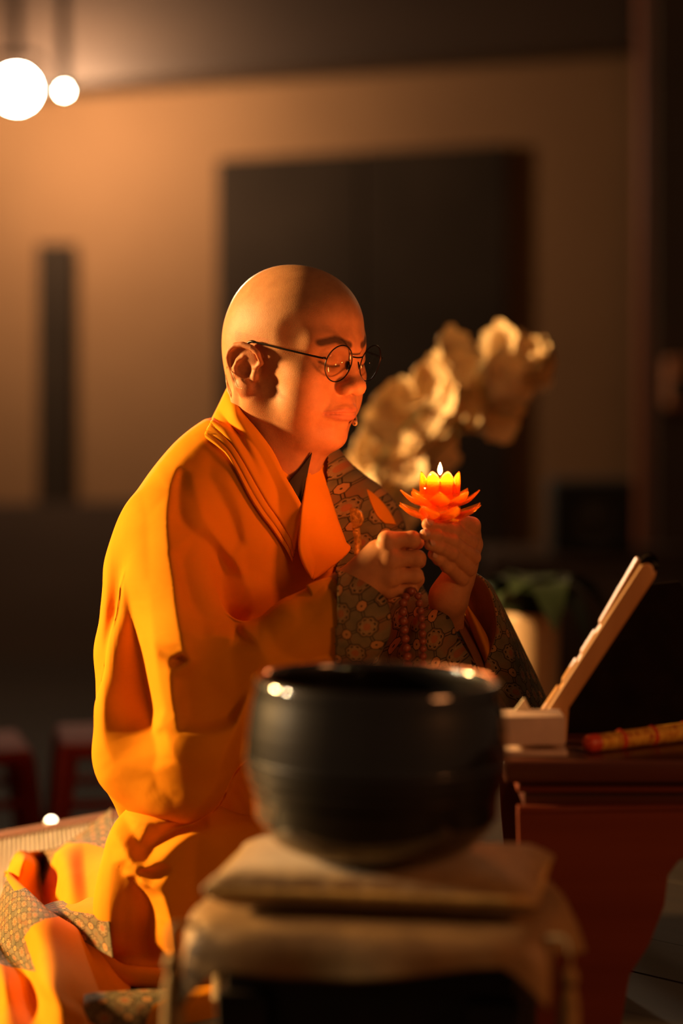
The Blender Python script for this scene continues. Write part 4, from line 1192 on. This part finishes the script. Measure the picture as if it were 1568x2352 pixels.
# stand
stand_m = wood('black_stained_wood', (.010, .007, .005), (.022, .014, .009), .4, 2, 30)
ST = cloth_top - .003
stand = empty('bowl_stand', (CC[0], CC[1], 0))
tag(stand, 'dark wooden stand carrying the singing bowl and its cushion', 'stand')
add('stand_top', box((CC[0], CC[1], ST - .012), (.300, .228, .024), CROT), stand_m, stand, bevel=.004)
add('waist', box((CC[0], CC[1], ST - .044), (.270, .200, .040), CROT), stand_m, stand, bevel=.003)
for sx in (-1, 1):
    for sy in (-1, 1):
        q = rotz(CROT) @ np.array([sx * .118, sy * .085, 0])
        add('leg', box((CC[0] + q[0], CC[1] + q[1], (ST - .064) / 2), (.040, .040, ST - .064), CROT, taper=1.25), stand_m, stand, bevel=.004)
for sx in (-1, 1):
    q = rotz(CROT) @ np.array([sx * .118, 0, 0]); add('side_panel', box((CC[0] + q[0], CC[1] + q[1], ST * .45), (.014, .16, ST * .55), CROT), stand_m, stand, bevel=.002)
for sy in (-1, 1):
    q = rotz(CROT) @ np.array([0, sy * .085, 0]); add('front_panel', box((CC[0] + q[0], CC[1] + q[1], ST * .45), (.22, .014, ST * .55), CROT), stand_m, stand, bevel=.002)

# ================================================================== altar table on the right
TY = -.50
lac = wood('dark_red_lacquer', (.055, .014, .008), (.085, .022, .012), .32, 0, 24)
red = wood('red_lacquer', (.13, .026, .012), (.18, .040, .018), .5, 0, 18, Specular_IOR_Level=.15)
tz = W(1300, 1748, TY)[2]; tx0 = W(1160, 1748, TY)[0]; tx1 = tx0 + .78; tdep = .345
table = empty('altar_table', (tx0 + .39, TY + tdep / 2, 0))
tag(table, 'low dark red lacquered altar table with curved legs', 'table')
add('table_top', box(((tx0 + tx1) / 2, TY + tdep / 2, tz - .0125), (tx1 - tx0, tdep, .025)), lac, table, bevel=.004)
add('moulding', box(((tx0 + tx1) / 2 + .004, TY + tdep / 2, tz - .033), (tx1 - tx0 - .020, tdep - .03, .010)), red, table, bevel=.003)
add('waist', box(((tx0 + tx1) / 2 + .004, TY + tdep / 2, tz - .047), (tx1 - tx0 - .036, tdep - .05, .018)), lac, table, bevel=.002)
def tp(x, y, Y=TY + .014): return W(x, y, Y)
apron = [tp(1188, 1852), tp(1188, 1876), tp(1189, 1905), tp(1190, 1945), tp(1192, 2000), tp(1198, 2070), tp(1206, 2150), tp(1214, 2230), tp(1220, 2330), tp(1420, 2330), tp(1445, 2240), tp(1490, 2170), tp(1525, 2080), tp(1534, 2010), tp(1560, 1975), tp(1640, 1965), tp(2100, 1965), tp(2100, 1852)]
zb = apron[8][2]
for q in (8, 9): apron[q][2] = 0.002
for Yo, nm in ((TY + .012, 'apron'), (TY + tdep - .04, 'apron')):
    P_ = np.array(apron); P_[:, 1] = Yo; P_[:, 0] = np.minimum(P_[:, 0], tx1 - .02)
    add(nm, prism(P_, (0, .014, 0)), red, table, smooth=False, bevel=.0015)
    P2 = P_.copy(); P2[:, 0] = tx0 + tx1 + .008 - P2[:, 0]
add('side_apron', box((tx0 + .060, TY + tdep / 2, tz - .095), (.020, tdep - .07, .075)), lac, table, bevel=.003)
for Yo in (TY + .012, TY + tdep - .04):
    add('leg', box((tx1 - .05, Yo + .014, (tz - .056) / 2), (.05, .05, tz - .056), taper=1.2), red, table, bevel=.005)
add('apron_bead', tube([tp(1190, 1861, TY + .012), tp(1400, 1858, TY + .012), tp(2000, 1850, TY + .012)], .0032, 8), red, table)

# sutra rest: thick slanted board with stepped tabs
pale = wood('pale_honey_wood', (.40, .19, .06), (.52, .27, .10), .42, 2, 22)
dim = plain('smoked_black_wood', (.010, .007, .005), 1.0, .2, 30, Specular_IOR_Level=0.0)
SY = -.40
def sp(x, y, Y=SY): return W(x, y, Y)
rest = empty('book_rest', tuple(sp(1270, 1728)))
tag(rest, 'slanted pale wooden book rest with notched edge on the altar table', 'book rest')
main = [sp(1249, 1735), sp(1300, 1735), sp(1306, 1628), sp(1508, 1322), sp(1504, 1296), sp(1486, 1288), sp(1470, 1296), sp(1247, 1641)]
dv_ = np.array([.0032, .034, 0])
for q in main: q[2] = max(q[2], tz + .0008)
add('board', prism(main, dv_), pale, rest, smooth=False, bevel=.006)
for (a, b) in (((1463, 1283), (1375, 1434)), ((1365, 1452), (1332, 1504)), ((1321, 1518), (1289, 1569)), ((1280, 1581), (1238, 1643))):
    A_, B_ = np.array(a, float), np.array(b, float); t = (B_ - A_) / np.linalg.norm(B_ - A_); n = np.array([-t[1], t[0]]) * -1
    n = np.array([1.0, .62]) * 13
    poly = [sp(*A_), sp(*B_), sp(*(B_ + n)), sp(*(A_ + n))]
    add('tab', prism(np.array(poly) + np.array([0, .004, 0]), dv_ * .94), pale, rest, smooth=False, bevel=.002)
add('top_cap', tube([sp(1492, 1296) + np.array([0, .001, 0]), sp(1492, 1296) + dv_], .010, 14), dim, rest)
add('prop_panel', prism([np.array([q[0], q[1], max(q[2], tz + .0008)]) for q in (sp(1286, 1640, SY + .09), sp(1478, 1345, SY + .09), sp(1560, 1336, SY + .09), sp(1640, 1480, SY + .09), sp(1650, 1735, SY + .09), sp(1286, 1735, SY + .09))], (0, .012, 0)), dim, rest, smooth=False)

white_m = plain('chalky_white_paint', (.55, .40, .32), .6, .10, 50, bump=.15)
WYB = TY + .03
wb = empty('white_box', tuple(W(1240, 1745, WYB)))
tag(wb, 'small white painted box at the corner of the altar table', 'box')
q0, q1 = W(1150, 1738, WYB), W(1299, 1648, WYB)
sx_, sz_ = q1[0] - q0[0], q1[2] - tz
add('box_body', box(((q0[0] + q1[0]) / 2, WYB + .030, tz + sz_ / 2 + .006), (sx_, .060, sz_ - .012)), white_m, wb, bevel=.002)
add('plinth', box(((q0[0] + q1[0]) / 2, WYB + .030, tz + .003), (sx_ + .004, .064, .006)), white_m, wb, bevel=.001)
add('lid', box(((q0[0] + q1[0]) / 2, WYB + .030, q1[2] - .002), (sx_ - .002, .058, .005)), white_m, wb, bevel=.001)
pt = W(1200, 1632, WYB + .05); ptb = q1[2] + .0005
card = [np.array([pt[0] - .010, WYB + .045, ptb]), np.array([pt[0] + .008, WYB + .045, ptb]), np.array([pt[0] + .001, WYB + .050, ptb + .0135])]
tag(add('folded_card', prism(card, (.001, .008, 0)), plain('bright_card', (.85, .72, .52), .6, .05, 40), None, smooth=False, bevel=.0008), 'tiny folded white paper standing on the white box', 'paper')

gold_b = Mat('gold_red_brocade', (.6, .3, .03), .4, Metallic=.35)
g1 = gold_b.noise(gold_b.coord(), 130, 3, .7)
gold_b.base(gold_b.ramp(g1, [(.32, (.34, .03, .01)), (.42, (.66, .30, .03)), (.60, (.85, .52, .07))])); gold_b.bump(g1, .6, .002)
redend = plain('red_silk', (.55, .05, .015), .35, .2, 80)
str_ = empty('bowl_striker', tuple(W(1350, 1748, TY + .05)))
tag(str_, 'gold and red brocade wrapped striker lying on the altar table', 'striker')
s0, s1 = W(1352, 1733, TY + .05), W(1760, 1690, TY + .20)
s0[2] = tz + .0105; s1[2] = tz + .0125
pth = np.array([s0 * (1 - t) + s1 * t for t in np.linspace(0, 1, 24)])
add('shaft', tube(pth, np.linspace(.0098, .0120, 24), 16), gold_b.m, str_)
hd = (s1 - s0) / np.linalg.norm(s1 - s0)
add('red_tip', tube([s0 - hd * .0055, s0 - hd * .0045, s0 - hd * .001, s0 + hd * .006, s0 + hd * .012], [.001, .006, .0098, .0104, .0102], 16), redend, str_)
for t in (.17, .34, .52, .7):
    p = s0 * (1 - t) + s1 * t; add('winding', tube([p - hd * .003, p, p + hd * .003], [.0105, .0120, .0105], 16), redend, str_)

bk = empty('sutra_book', tuple(W(1540, 1720, TY + .2)))
tag(bk, 'thick sutra book with red and gold edges lying behind the brocade striker', 'book')
kb = W(1560, 1690, TY + .25)
add('pages', box((kb[0] + .09, kb[1] + .02, tz + .019), (.18, .10, .030), .12), plain('aged_paper', (.55, .34, .20), .8, .08, 60), bk, bevel=.003)
add('lower_cover', box((kb[0] + .09, kb[1] + .02, tz + .002), (.186, .106, .004), .12), gold_b.m, bk, bevel=.001)
add('upper_cover', box((kb[0] + .09, kb[1] + .02, tz + .0365), (.186, .106, .004), .12), gold_b.m, bk, bevel=.001)
r0_, r1_ = W(1504, 1650, TY + .24), W(1464, 1420, TY + .27)
r0_[2] = max(r0_[2], tz + .042)
tag(add('incense_stick', tube(spline([r0_, r0_ * .5 + r1_ * .5, r1_], 12), np.concatenate([np.full(5, .0021), np.full(7, .0010)]), 8), plain('bamboo_stick', (.40, .26, .10), .6)), 'thin pale incense stick leaning in the dark behind the book rest', 'incense stick')
# ================================================================== the platform, mat and hall behind
plank_dark, plank_light = (.016, .009, .005), (.030, .017, .009)
pl_m = [wood('platform_plank_%d' % k, tuple(c * (.85 + .1 * k) for c in plank_dark), tuple(c * (.85 + .1 * k) for c in plank_light), .65, 1, 16, Specular_IOR_Level=.25) for k in range(4)]
FE0, FE1 = WZ(-400, 1990, 0), WZ(700, 1795, 0)                 # far edge of the platform
edir = (FE1 - FE0) / np.linalg.norm(FE1 - FE0); eang = math.atan2(edir[1], edir[0])
eper = np.array([-edir[1], edir[0], 0])                        # pointing away from the camera
platform = empty('floor', (0, 0, -.02)); tag(platform, kind='structure', label='dark plank platform floor the monk kneels on')
bw = .145; o0 = FE0 - edir * 2.6
pm = np_mesh('plank', *box((0, -2.3, -.0125), (bw - .003, 4.6, .025)))
nplk = 46
for k in range(nplk):
    o = bpy.data.objects.new('plank', pm); col.objects.link(o); o.parent = platform; o.matrix_parent_inverse = Matrix.Translation(platform.location).inverted()
    p = o0 + edir * (k * bw); o.location = (p[0], p[1], -.0005 * (k % 3)); o.rotation_euler = (0, 0, eang)
pm.materials.append(pl_m[1])
hall_m = wood('hall_floor_boards', (.010, .006, .004), (.018, .011, .007), .85, 0, 6, Specular_IOR_Level=.15)
tag(add('floor_hall', box((0, 4.0, -.47), (16, 16, .10)), hall_m, None, smooth=False), 'dark boards of the hall floor below the platform', kind='structure')
fr0 = FE0 - edir * 2.6; fr1 = FE0 + edir * (nplk * bw - 2.6)
ff = np.array([fr0, fr1, fr1 - eper * 4.6, fr0 - eper * 4.6]); ff[:, 2] = -.42
tag(add('floor_platform_base', prism(ff, (0, 0, .392)), pl_m[0], None, smooth=False), 'dark wooden base of the platform', kind='structure')

# woven rush mat in fine ribs, with a cloth border along its far edge
mat_m = Mat('pale_rush', (.62, .50, .36), .6)
nn = mat_m.noise(mat_m.coord('Object', (90, 4, 1)), 1.0, 2, .6)
mat_m.base(mat_m.ramp(nn, [(.3, (.50, .42, .27)), (.7, (.72, .58, .44))]))
MF0, MF1 = WZ(-260, 1957, .012), WZ(420, 1838, .012)
md = (MF1 - MF0) / np.linalg.norm(MF1 - MF0); mper = np.array([-.134, .991, 0]); mlen = .80
RP = .0088; nrib = int(mlen / RP)
us = np.linspace(0, mlen, nrib * 4 + 1); hz = .006 + .0036 * np.abs(np.sin(us / RP * math.pi)) ** .7
m0 = MF0 - md * .30
rows_ = [m0 + md * u + np.array([0, 0, h - .012]) for u, h in zip(us, hz)]
lenm = .95
Vt = np.array([p - mper * d for d in (.030, lenm * .5, lenm) for p in rows_]); nu_ = len(us)
Vb = np.array([[m0 + md * u - mper * d + np.array([0, 0, -.012 + .0005]) for u in (0, mlen)] for d in (.03, lenm)]).reshape(-1, 3)
mat_o = empty('rush_mat', tuple(m0 + md * mlen / 2 - mper * lenm / 2 + np.array([0, 0, -.012])))
tag(mat_o, 'pale ribbed rush mat under the monk with a dusky pink border', 'mat')
ribs = add('ribs', join([(Vt, [tuple(q)[::-1] for q in grid_faces(3, nu_)]), (Vb, [(0, 1, 3, 2)])]), mat_m.m, mat_o)
ribs['kind'] = 'stuff'
pinkm = plain('dusky_pink_binding', (.42, .20, .15), .8, .12, 60)
bq = m0 - mper * .0 + np.array([0, 0, -.011])
add('border', prism([bq, bq + md * mlen, bq + md * mlen - mper * .036, bq - mper * .036], (0, 0, .012)), pinkm, mat_o, smooth=False, bevel=.002)

# little light on the mat edge
tl = WZ(118, 1902, .0) ; tl = tl + mper * .02
tea = empty('tealight', tuple(tl)); tag(tea, 'tiny glowing white tealight at the far edge of the mat', 'tealight')
add('case', lathe([(.0005, 0), (.009, 0), (.010, .002), (.010, .008), (.0005, .0085)], 20, tl), plain('white_plastic', (.7, .66, .6), .4), tea)
gm = Mat('tealight_glow', (1, .9, .7), .4); gm.b.inputs['Emission Color'].default_value = (1, .78, .5, 1); gm.b.inputs['Emission Strength'].default_value = 14
add('glowing_cap', lathe([(.008, .008), (.007, .011), (.004, .0135), (.0003, .0145)], 20, tl), gm.m, tea)

# ------------------------------------------------------------------ red plastic stools in the hall
stool_m = plain('red_plastic', (.22, .020, .012), .8, .08, 20, Specular_IOR_Level=.2)
def stool(px, ptop, Y, lab, rz):
    top = W(px, ptop, Y); hgt = top[2] + .42; c = np.array([top[0], Y, -.42])
    s = empty('plastic_stool', tuple(c)); tag(s, lab, 'stool', 'red plastic stools in the hall')
    R = rotz(rz); w0, w1 = .120, .165
    add('seat', (box((0, 0, 0), (w0 * 2 + .03, w0 * 2 + .03, .03))[0] @ R.T + top - np.array([0, 0, .015]), box((0, 0, 0), (1, 1, 1))[1]), stool_m, s, bevel=.010)
    for sx in (-1, 1):
        for sy in (-1, 1):
            a = top + R @ np.array([sx * w0, sy * w0, -.02]); b = c + R @ np.array([sx * w1, sy * w1, 0])
            add('leg', tube([a, (a + b) / 2, b], [.020, .018, .014], 4), stool_m, s, smooth=False)
    for k in range(4):
        q = [np.array(v) for v in ((-1, -1), (1, -1), (1, 1), (-1, 1))]; A_, B_ = q[k], q[(k + 1) % 4]; f_ = .5; ww = w0 * .72 + w1 * .28
        add('rail', tube([top + R @ np.array([*(A_ * ww), -hgt * .28]), top + R @ np.array([*(B_ * ww), -hgt * .28])], .009, 6), stool_m, s)
stool(-95, 1705, 1.75, 'red plastic stool cut by the picture edge, no orange robe beside it', .25)
stool(290, 1682, 1.65, 'red plastic stool right behind the monk\'s orange sleeve', .15)

# ------------------------------------------------------------------ back wall
WYW = 6.0
wall_m = Mat('ochre_plaster', (.20, .105, .045), .85)
wn = wall_m.noise(wall_m.coord(), 1.2, 4, .6); wall_m.base(wall_m.ramp(wn, [(.3, (.20, .100, .040)), (.7, (.25, .130, .055))])); wall_m.bump(wn, .1, .01)
darkp = plain('dark_panel_wood', (.026, .017, .011), .8, .2, 3, Specular_IOR_Level=.15)
beam_m = wood('dark_beam', (.045, .026, .017), (.065, .038, .024), .6, 0, 5)
wr = math.radians(7.0)                                          # the wall runs slightly towards us on the right
wc0 = W(784, 780, WYW)
def wallpt(px, py, off=0.0):
    """pixel to a point on the back wall (off metres in front of it)"""
    n = np.array([-math.sin(wr), -math.cos(wr), 0]) * 1.0
    o = np.array([0, CAMY, CAMZ]); d = W(px, py, 1.0) - o
    c = wc0 + n * off
    return o + d * (((c - o) @ n) / (d @ n))
tag(add('wall_back', prism([wallpt(-1500, 2600), wallpt(2600, 2600), wallpt(2600, -900), wallpt(-1500, -900)], (0, .12, 0)), wall_m.m, None, smooth=False), 'ochre plaster back wall of the hall', kind='structure')
bm = [wallpt(-700, 255, .45), wallpt(1466, 96, .45), wallpt(1466, -320, .45), wallpt(-700, -400, .45)]
tag(add('trim_1', prism(bm, (0, .44, 0)), beam_m, None, smooth=False), 'dark beam across the top of the back wall', kind='structure')
dr = empty('door_1', tuple(wallpt(832, 1500, .05))); tag(dr, 'tall dark double door in the back wall', kind='structure')
for a, b in ((498, 830), (834, 1166)):
    add('door_leaf', prism([wallpt(a, 1640, .05), wallpt(b, 1640, .05), wallpt(b, 330 + (1166 - b) * .054, .05), wallpt(a, 330 + (1166 - a) * .054, .05)], (0, .05, 0)), darkp, dr, smooth=False, bevel=.01)
tag(add('trim_2', prism([wallpt(86, 1500, .10), wallpt(168, 1500, .10), wallpt(168, 560, .10), wallpt(86, 560, .10)], (0, .10, 0)), darkp, None, smooth=False), 'narrow dark pilaster left of the door', kind='structure')
tag(add('baseboard_back', prism([wallpt(-1400, 2500, .12), wallpt(498, 2500, .12), wallpt(498, 1150, .12), wallpt(-1400, 1180, .12)], (0, .10, 0)), beam_m, None, smooth=False), 'dark timber wainscot along the back wall', kind='structure')
post_m = wood('russet_post', (.16, .045, .018), (.22, .065, .025), .5, 2, 6)
tag(add('trim_3', prism([wallpt(1466, 2400, .75), wallpt(1506, 2400, .75), wallpt(1508, -300, .75), wallpt(1470, -300, .75)], (0, .12, 0)), post_m, None, smooth=False, bevel=.01), 'russet timber door post', kind='structure')
tag(add('wall_right', prism([wallpt(1506, 2500, .85), wallpt(2600, 2500, .85), wallpt(2600, -500, .85), wallpt(1506, -500, .85)], (0, .08, 0)), beam_m, None, smooth=False), 'dark timber wall right of the post', kind='structure')
fa = empty('wall_lantern', tuple(wallpt(1560, 880, .95))); tag(fa, 'small dim russet lantern box on the dark wall', 'lantern')
lm = plain('russet_paper', (.38, .14, .05), .7, .1, 8)
add('shade', prism([wallpt(1530, 940, 1.0), wallpt(1600, 940, 1.0), wallpt(1600, 822, 1.0), wallpt(1530, 822, 1.0)], (0, .10, 0)), lm, fa, smooth=False, bevel=.02)
add('dark_boss', (lathe([(.0005, .03), (.03, .025), (.04, 0), (.0005, -.002)], 20)[0] @ rotx(math.pi / 2).T + wallpt(1565, 893, 1.01), lathe([(0, 0)] * 4, 20)[1]), darkp, fa)

# black loudspeaker on a cabinet
spk_m = plain('black_speaker_cloth', (.010, .008, .006), .8, .2, 30)
cab_m = wood('umber_cabinet', (.035, .018, .010), (.055, .028, .016), .5, 0, 8)
SPY = 4.4
def bx2(x0, y0, x1, y1, Y, dep):
    a, b = W(x0, y1, Y), W(x1, y0, Y); return box(((a[0] + b[0]) / 2, Y + dep / 2, (a[2] + b[2]) / 2), (b[0] - a[0], dep, b[2] - a[2]))
cab = empty('cabinet', tuple(W(1350, 1700, SPY))); tag(cab, 'low umber cabinet under the black loudspeaker', 'cabinet')
zf = -.42; ct = W(1360, 1278, SPY)[2]
add('carcass', box((W(1360, 1300, SPY)[0], SPY + .2, (ct + zf) / 2), (.62, .40, ct - zf - .03)), cab_m, cab, bevel=.006)
add('cabinet_top', box((W(1360, 1300, SPY)[0], SPY + .2, ct - .015), (.66, .44, .03)), cab_m, cab, bevel=.006)
for sx in (-1, 1): add('door', box((W(1360, 1300, SPY)[0] + sx * .145, SPY - .006, (ct + zf) / 2 - .02), (.28, .012, ct - zf - .12)), cab_m, cab, bevel=.004)
spk = empty('loudspeaker', tuple(W(1365, 1278, SPY))); tag(spk, 'black box loudspeaker standing on the umber cabinet', 'loudspeaker')
sb = bx2(1268, 1106, 1460, 1278, SPY + .04, .24); sb[0][:, 2] = np.maximum(sb[0][:, 2], ct)
add('enclosure', sb, spk_m, spk, bevel=.012)
ctr = W(1365, 1192, SPY + .035)
add('driver_cone', (lathe([(.0005, .012), (.02, .010), (.07, -.010), (.085, .004), (.092, .006), (.095, -.006)], 28)[0] @ rotx(math.pi / 2).T + ctr, lathe([(0, 0)] * 6, 28)[1]), plain('speaker_cone', (.016, .012, .010), .5), spk)

# ------------------------------------------------------------------ flowers behind him
PY_ = 1.25
pot_m = plain('cream_glazed_pot', (.50, .33, .19), .45, .06, 8)
leaf_m = plain('deep_green_leaf', (.020, .034, .010), .6, .3, 14)
pc = W(1222, 1405, PY_); pc[2] = 0
ph = W(1222, 1405, PY_)[2]; pr = 68 * MPX(PY_)
pot = empty('plant_pot', tuple(pc)); tag(pot, 'plain cream glazed pot behind the monk\'s left sleeve', 'pot')
add('pot_body', lathe([(.0005, 0), (pr * .80, 0), (pr * .84, .004), (pr * .98, ph * .96), (pr * 1.0, ph), (pr * .94, ph), (pr * .92, ph * .94), (.0005, ph * .93)], 40, pc), pot_m, pot)
add('soil', lathe([(.0005, ph * .945), (pr * .92, ph * .935)], 24, pc), plain('dark_soil', (.03, .02, .012), .95), pot)
fol = empty('pot_plant', tuple(pc + np.array([0, 0, ph * .94]))); tag(fol, 'leafy dark green plant growing in the cream pot', 'plant')
rnd = random.Random(4)
def leaf_mesh(L_, w, droop):
    ns, nw = 10, 5; v = []
    for i in range(ns):
        s = i / (ns - 1); wd = w * math.sin(math.pi * (.08 + .92 * s)) ** .7 * (1 if s < .98 else .05)
        for j in range(nw):
            t = j / (nw - 1) * 2 - 1
            v.append((L_ * s * math.cos(droop * s), t * wd, L_ * s * (.75 - droop * s) + .25 * wd * abs(t)))
    return np.array(v), grid_faces(ns, nw)
lms = []
for k in range(3):
    me_ = np_mesh('leaf', *leaf_mesh(.15 + .04 * k, .028 + .006 * k, .75 + .2 * k)); me_.materials.append(leaf_m); lms.append(me_)
    me_.polygons.foreach_set('use_smooth', np.ones(len(me_.polygons), dtype=bool))
for k in range(26):
    o = bpy.data.objects.new('leaf', lms[k % 3]); col.objects.link(o); o.parent = fol
    o.location = (rnd.uniform(-.03, .03), rnd.uniform(-.03, .03), -.01); o.rotation_euler = (rnd.uniform(-.2, .2), rnd.uniform(-1.0, -.35), k * 2.4); o.scale = (1, 1, 1)

orch = empty('orchid_spray', tuple(W(770, 1560, PY_))); tag(orch, 'arching spray of cream white orchid blossoms behind the monk', 'flowers')
stem_m = plain('green_stem', (.08, .10, .03), .6)
pet_m = Mat('cream_petal', (.80, .62, .38), .6)
pet_m.base(pet_m.ramp(pet_m.noise(pet_m.coord(), 30), [(.3, (.72, .50, .27)), (.7, (.86, .70, .44))]))
pet_m.b.inputs['Subsurface Weight'].default_value = .2; pet_m.b.inputs['Subsurface Radius'].default_value = (.01, .006, .003)
def blossom():
    parts = []
    for k in range(5):
        a = k * 2 * math.pi / 5 + .3; w = .020 if k % 2 else .025; L_ = .042
        ns, nw = 7, 5; v = []
        for i in range(ns):
            s = i / (ns - 1); wd = w * math.sin(math.pi * (.10 + .86 * s)) ** .6
            for j in range(nw):
                t = j / (nw - 1) * 2 - 1
                v.append((L_ * s, t * wd, .010 * s * s + .006 * t * t - .004))
        parts.append((np.array(v) @ rotz(a).T, [tuple(q) for q in grid_faces(ns, nw)]))
    parts.append(lathe([(.0005, .012), (.006, .010), (.008, .004), (.004, 0)], 10))
    return join(parts)
bmV = blossom(); bme_ = np_mesh('blossom', bmV[0], bmV[1]); bme_.materials.append(pet_m.m)
bme_.polygons.foreach_set('use_smooth', np.ones(len(bme_.polygons), dtype=bool))
spr = [[(770, 1560), (790, 1300), (830, 1110), (900, 980), (1000, 880), (1090, 810), (1180, 785), (1235, 830)], [(780, 1560), (800, 1300), (850, 1150), (950, 1050), (1040, 960), (1110, 890), (1150, 870)], [(775, 1560), (795, 1320), (820, 1160), (870, 1030), (950, 930), (1030, 855), (1110, 815)]]
for si, path in enumerate(spr):
    P_ = spline([W(x, y + 38, PY_ + .05 * (si - 1)) for x, y in path], 90)
    add('stem', tube(P_, np.linspace(.004, .0015, 90), 6), stem_m, orch)
    nb = (30, 26, 26)[si]
    for k in range(nb):
        t = .36 + .64 * k / (nb - 1); i = min(89, int(t * 89))
        o = bpy.data.objects.new('blossom', bme_); col.objects.link(o); o.parent = orch; o.matrix_parent_inverse = Matrix.Translation(orch.location).inverted()
        spread = .046 * (1 - .6 * max(0, t - .8) / .2)
        o.location = P_[i] + np.array([rnd.uniform(-1, 1) * spread, rnd.uniform(-1, 1) * .03, rnd.uniform(-1, 1) * spread])
        o.rotation_euler = (math.radians(70) + rnd.uniform(-.6, .6), rnd.uniform(-.6, .6), rnd.uniform(-1.1, 1.1)); sc_ = rnd.uniform(.85, 1.15); o.scale = (sc_,) * 3
vs_ = empty('flower_vase', tuple(W(775, 1560, PY_) * np.array([1, 1, 0]))); tag(vs_, 'dark vase holding the orchid spray, hidden behind the monk', 'vase')
vb = W(775, 1560, PY_); vz = vb[2]
add('vase_body', lathe([(.0005, 0), (.06, 0), (.085, .03), (.09, vz * .5), (.05, vz * .9), (.055, vz), (.048, vz), (.042, vz * .9), (.0005, vz * .4)], 32, (vb[0], vb[1], 0)), spk_m, vs_)

# ------------------------------------------------------------------ stage lamps in the hall
can_m = plain('black_lamp_housing', (.012, .010, .009), .5)
glow = Mat('lamp_lens', (1, .9, .7), .3); glow.b.inputs['Emission Color'].default_value = (1.0, .82, .55, 1); glow.b.inputs['Emission Strength'].default_value = 260
def par_can(name, c, r, lab):
    e = empty(name, tuple(c)); tag(e, lab, 'lamp', 'stage lamps')
    aim = np.array([-.05, 0, .75]) - c; aim /= np.linalg.norm(aim)
    q = Vector(aim).to_track_quat('Z', 'Y').to_matrix(); Q = np.array(q)
    V_, F_ = lathe([(.0005, -.20), (r * .6, -.20), (r * .95, -.12), (r * 1.1, 0), (r * 1.1, .02), (r, .02), (r, 0), (r * .9, -.10), (.0005, -.15)], 28); add('housing', (V_ @ Q.T + c, F_), can_m, e)
    V_, F_ = lathe([(.0005, .004), (r * .6, .003), (r * .98, -.003)], 28); add('lens', (V_ @ Q.T + c, F_), glow.m, e)
    add('yoke', tube(spline([c + np.array([-r * 1.2, 0, 0]), c + np.array([-r * 1.2, .0, r * 1.6]), c + np.array([r * 1.2, 0, r * 1.6]), c + np.array([r * 1.2, 0, 0])], 24), .010, 8), can_m, e)
    add('hanging_pipe', tube([c + np.array([0, 0, r * 1.5]), c + np.array([0, 0, 1.6])], .018, 10), can_m, e)
par_can('stage_lamp', HALL, .065, 'big blazing stage lamp high on the hall\'s lit wall side')
par_can('stage_lamp', W(147, 208, 5.0), .012, 'small blazing stage lamp hung beside the big one')
